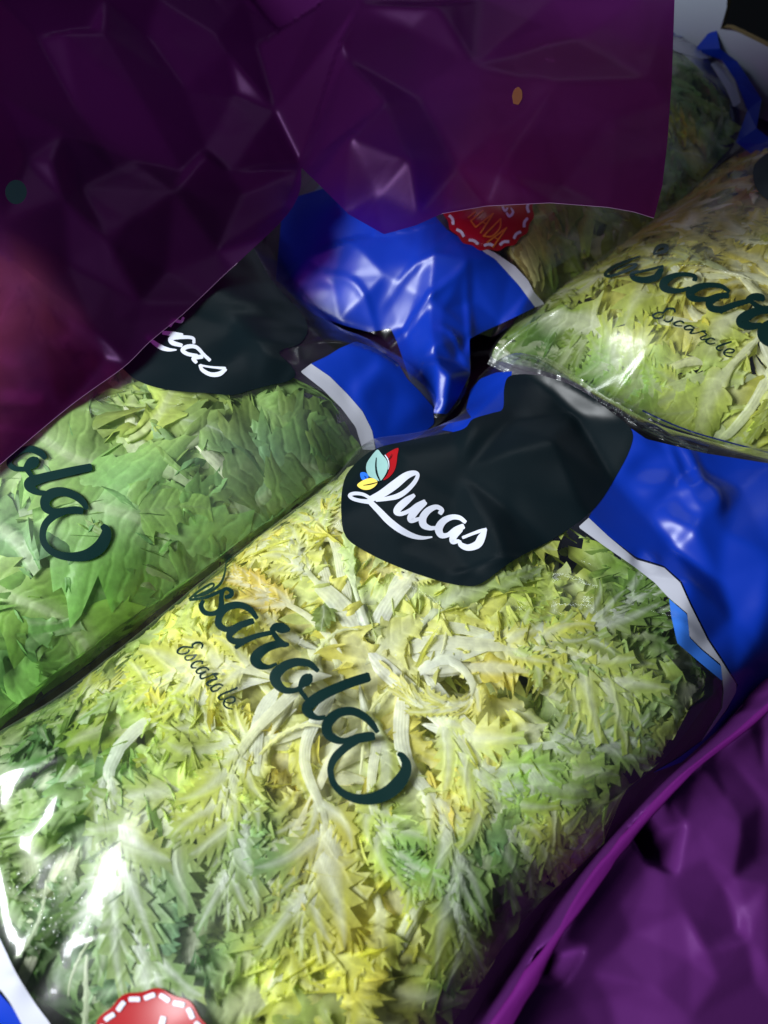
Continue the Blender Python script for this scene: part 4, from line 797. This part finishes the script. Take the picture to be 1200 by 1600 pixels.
# ================================================================== PURPLE FILM SHEETS
def sheet(name, verts, outline, m, label, cat, seed, crum, soft=1.2, step=6, holes=(), rim=None, dx=.0016):
    v = np.array(verts, float); P = on_z(v[:, 0], v[:, 1], v[:, 2]); 
    fl = Field(P[:, 0].min() + .001, P[:, 1].min() + .001, P[:, 0].max() - .001, P[:, 1].max() - .001, dx)
    R, Mm = fl.raster(P[:, :2], P[:, 2]); R[~Mm] = P[:, 2].min() - .03
    fl.Z = blur(R, soft)
    for n, a, s_ in crum: fl.Z += fl.crumple(n, a, seed + n, s_)
    V, ff = fill_px(outline, step, holes); G = fl.project(V[:, 0], V[:, 1])
    org = tuple(float(x) for x in G.mean(0))
    o = mesh_obj(name, G, ff, m, None, org=org); tag(o, label, cat); return o, fl
z = lambda a, dz: a + dz / 1000.0
def base_z(px, py):   # sheet rises from the left bag towards the top of the box
    if px < 490:                                  # lies on the left bag along its free edge
        e = ((470 - 0) * (726 - py) - (726 - 262) * (px - 0)) / math.hypot(470, 464)
        return .0540 + .00017 * max(0, e) + .00002 * max(0, 60 - abs(e))
    return .055 + .084 * max(0, (700 - py)) / 700 + .012 * max(0, px - 500) / 500
F_ = [(0, 725, 0), (100, 640, -2), (200, 570, -1), (330, 470, 0), (440, 330, 3), (465, 285, 4), (472, 262, 6), (600, 366, -6), (690, 332, 4), (760, 322, 0), (860, 318, 2), (950, 322, 4), (1000, 332, 2), (1022, 340, 0), (1040, 240, 3), (1050, 150, 0), (1053, 0, 0),
      (100, 50, 4), (140, 48, -2), (100, 205, 2), (165, 0, 4), (160, 50, 7), (125, 180, -3), (340, 55, 9), (290, 140, -3), (320, 230, -5), (358, 85, 8), (370, 150, -4), (358, 268, 2), (222, 155, 6), (180, 260, -5), (320, 238, 7), (82, 250, 5), (125, 290, -4), (272, 297, 7), (100, 310, 4), (165, 370, 5), (103, 405, -5),
      (285, 265, -3), (205, 245, -4), (400, 70, -5), (430, 170, 6), (470, 250, -4), (450, 330, 3), (380, 300, -4), (340, 390, 4), (260, 420, -3), (220, 470, 4), (300, 450, 2), (0, 440, 0), (60, 470, 4), (150, 520, 5), (165, 560, -2), (80, 600, 6), (0, 590, 2), (0, 350, 3), (40, 250, -3), (0, 150, 5), (0, 0, 0), (60, 60, -4), (230, 60, -5), (250, 0, 3),
      (500, 0, -46), (485, 120, -46), (502, 240, -40), (535, 330, -22), (455, 60, -4), (530, 60, -2), (545, 215, 8), (540, 90, -6), (560, 0, 0), (600, 160, 6), (590, 300, -6), (640, 250, 5), (660, 160, -6), (715, 262, -9), (700, 330, 3), (655, 330, 0), (870, 130, 5), (960, 255, 4), (780, 270, 5), (960, 180, 1), (900, 60, -4), (740, 100, 0), (750, 0, -6), (640, 40, -3), (680, 0, 4), (1010, 120, 5), (970, 300, 4), (880, 290, -2), (1000, 0, 2), (860, 0, 1), (380, 0, 0)]
fv = [(a, c, z(base_z(a, c), d * .6)) for a, c, d in F_] + [(a, c, base_z(a, c)) for a, c in [(-260, 980), (-260, 400), (-300, -250), (200, -250), (600, -250), (900, -250), (1250, -250), (1250, 100), (1200, 420), (900, 470), (620, 480), (520, 400), (420, 480), (250, 640), (80, 800)]]
hole_ = [(25 + 17 * math.cos(t), 300 + 19 * math.sin(t)) for t in np.linspace(0, 6.283, 24, endpoint=False)]
out_ = [(-160, 860), (0, 726)] + [tuple(p) for p in cr([(0, 726), (110, 634), (193, 574), (233, 535), (287, 490), (351, 429), (385, 398), (445, 340), (468, 300), (471, 262)], 5)[1:]] + [(500, 290), (545, 335), (600, 366), (650, 352), (690, 334), (760, 322), (860, 317), (950, 324), (990, 331), (1022, 341), (1035, 290), (1043, 220), (1050, 120), (1054, 0), (1060, -120), (-200, -120)]
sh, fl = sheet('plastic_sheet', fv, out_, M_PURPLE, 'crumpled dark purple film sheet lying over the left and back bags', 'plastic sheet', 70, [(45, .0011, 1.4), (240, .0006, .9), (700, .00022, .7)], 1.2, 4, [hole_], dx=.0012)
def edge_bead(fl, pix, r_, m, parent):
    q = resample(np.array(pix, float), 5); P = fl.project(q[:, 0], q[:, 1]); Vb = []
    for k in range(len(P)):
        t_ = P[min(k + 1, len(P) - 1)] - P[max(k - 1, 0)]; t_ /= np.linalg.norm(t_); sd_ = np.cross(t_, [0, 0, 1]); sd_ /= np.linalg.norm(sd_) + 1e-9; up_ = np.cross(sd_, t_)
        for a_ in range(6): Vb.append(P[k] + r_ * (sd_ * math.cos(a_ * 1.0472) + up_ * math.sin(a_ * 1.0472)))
    mesh_obj('lit_edge', Vb, np.array([(k * 6 + a_, k * 6 + (a_ + 1) % 6, k * 6 + 6 + (a_ + 1) % 6, k * 6 + 6 + a_) for k in range(len(P) - 1) for a_ in range(6)]), m, parent)
M_EDGE = plain('lit_film_edge', (.16, .08, .17), .5, .5)  # lighter tone paints the light caught by the thin film edge
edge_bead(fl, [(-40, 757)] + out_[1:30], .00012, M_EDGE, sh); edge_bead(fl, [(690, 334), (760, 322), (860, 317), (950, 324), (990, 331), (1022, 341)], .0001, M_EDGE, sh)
# faint orange spot painted on the sheet, for orange seen through the film
print_poly(fl, 'seen_through_spot', [(800, 150), (803, 140), (810, 135), (816, 142), (816, 154), (810, 164), (802, 162)], plain('orange_spot', (.07, .018, .004), .4), None, .0005, 3)
sp = bpy.data.objects['seen_through_spot']; sp.parent = sh
for v_ in sp.data.vertices: v_.co -= sh.location

lz = lambda p, zz_, o=(700, 1050), s_=2.4: (o[0] + p[0] / s_, o[1] + p[1] / s_, zz_)
R_ = [(1215, 1062, .034), (1145, 1125, .034), (1060, 1192, .036), (985, 1270, .037), (920, 1350, .038), (850, 1455, .040), (790, 1550, .041), (755, 1605, .042), (690, 1700, .042)]
inn = [(1168, 1030, -.02), (1095, 1105, -.02), (1020, 1185, -.02), (950, 1262, -.02), (880, 1345, -.02), (812, 1440, -.02), (740, 1550, -.02), (690, 1640, -.02), (600, 1760, -.02), (1250, 930, -.02)]
ou = [lz(p, zz_) for p, zz_ in [(p_, .024 + (q_ - .024) * .6) for i_, (p_, q_) in enumerate([((1180, 190), .028), ((1000, 330), .031), ((900, 470), .030), ((885, 570), .029), ((760, 720), .030), ((640, 870), .031), ((520, 1030), .032), ((430, 1170), .034), ((330, 1320), .036),
      ((1190, 380), .018), ((1050, 470), .026), ((920, 540), .028), ((1100, 560), .027), ((1180, 500), .016), ((850, 760), .027), ((960, 700), .026), ((1030, 800), .016), ((1060, 780), .024), ((1085, 980), .014), ((880, 900), .027), ((700, 980), .020), ((900, 1080), .021), ((960, 1050), .028), ((1120, 1000), .022), ((1150, 1160), .012), ((1190, 1100), .021), ((1000, 1150), .022), ((760, 1180), .026), ((600, 1220), .017), ((480, 1250), .024), ((540, 1130), .027), ((720, 1260), .018), ((900, 1300), .022), ((1190, 800), .024), ((1150, 700), .010), ((1100, 880), .019)])]]
R_ = [(p[0] + 14, p[1] + 10, p[2]) for p in cr(R_, 5)]; inn = [(p[0] + 14, p[1] + 10, p[2]) for p in cr(inn, 5)]
far = [(1420, 1000, .0), (1420, 1300, .0), (1420, 1780, .0), (1000, 1780, .01), (800, 1800, .03)]
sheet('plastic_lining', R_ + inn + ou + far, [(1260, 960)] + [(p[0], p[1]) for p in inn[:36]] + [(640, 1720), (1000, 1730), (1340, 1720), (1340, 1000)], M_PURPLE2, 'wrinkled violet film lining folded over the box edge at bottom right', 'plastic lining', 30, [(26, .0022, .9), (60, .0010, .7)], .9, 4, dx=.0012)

rim = np.array([on_z(p[0] + 4, p[1] + 3, p[2] + .0015) for p in R_]); rim = resample(rim, .004); HV = []  # roll added along the fold, coloured brighter as the rim's caught light
for k, p in enumerate(rim):
    t_ = rim[min(k + 1, len(rim) - 1)] - rim[max(k - 1, 0)]; t_ /= np.linalg.norm(t_); sd_ = np.cross(t_, [0, 0, 1]); sd_ /= np.linalg.norm(sd_); up_ = np.cross(sd_, t_)
    rr = (.0007 + .0011 * k / len(rim)) * (1 + .35 * float(vnoise(k * .17, 0., 1., 3)) + .18 * float(vnoise(k * .6, 0., 1., 8)))
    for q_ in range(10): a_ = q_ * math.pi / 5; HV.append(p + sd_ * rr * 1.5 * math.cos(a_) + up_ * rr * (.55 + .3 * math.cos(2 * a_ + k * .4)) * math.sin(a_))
HF = np.array([(k * 10 + q_, k * 10 + (q_ + 1) % 10, (k + 1) * 10 + (q_ + 1) % 10, (k + 1) * 10 + q_) for k in range(len(rim) - 1) for q_ in range(10)])
mesh_obj('lit_rim', HV, HF, M_RIM, bpy.data.objects['plastic_lining'])

# ================================================================== CARDBOARD BOX
# back wall stands behind the bags; its hand hole shows at the top right corner
A = on_z(960., 60., 0.0); B = on_z(1330., 215., 0.0); u = (B - A) / np.linalg.norm(B - A); nrm = np.array([-u[1], u[0], 0]);
if nrm @ (CAM - A) < 0: nrm = -nrm
def wall_uv(px, py):
    d = rays(px, py); t = ((A - CAM) @ nrm) / (d @ nrm); P = CAM + d * t; return ((P - A) @ u, P[2])
hp = [wall_uv(*p) for p in [(1126, 45), (1140, 44), (1210, 78), (1330, 140), (1345, 60), (1330, -60), (1160, -130), (1136, 10)]]
hp = cr(hp, 3, True)
box = root('cardboard_box', (float(A[0]), float(A[1]), -.065), 'white cardboard box wall with dark hand hole behind the bags', 'box')
def wall_mesh(name, u0, u1, z0_, z1_, hole):
    def to3(P, off): return A + P[:, :1] * u + np.array([0, 0, 1.0]) * P[:, 1:] + nrm * off
    o = np.array([(u0, z0_), (u1, z0_), (u1, z1_), (u0, z1_)], float)
    V, ff = fill_px(o * 1000, 14, [hole * 1000]); V = V / 1000
    for off, nm in ((0, 'box_wall'), (-.005, 'box_wall')):
        mesh_obj(nm, to3(V, off), ff, M_CARD, box, smooth=False)
    n = len(hole); r_ = np.vstack([to3(hole, .0002), to3(hole, -.0052)])
    mesh_obj('raw_edge', r_, np.array([(i, (i + 1) % n, n + (i + 1) % n, n + i) for i in range(n)]), M_BROWN, box)
wall_mesh('box_wall', -.35, .5, -.06, .20, np.asarray(hp))
# floor of the box under the bags
fz = -.0125
mesh_obj('box_floor', [on_z(-700., 1100., fz), on_z(700., 1900., fz), on_z(1500., 900., fz), on_z(1450., 150., fz), on_z(900., 0., fz), on_z(-300., 0., fz)], [(0, 1, 2, 3, 4, 5)], M_FLOOR, box)
for o in list(bpy.data.objects):
    if '_o' in o: del o['_o']
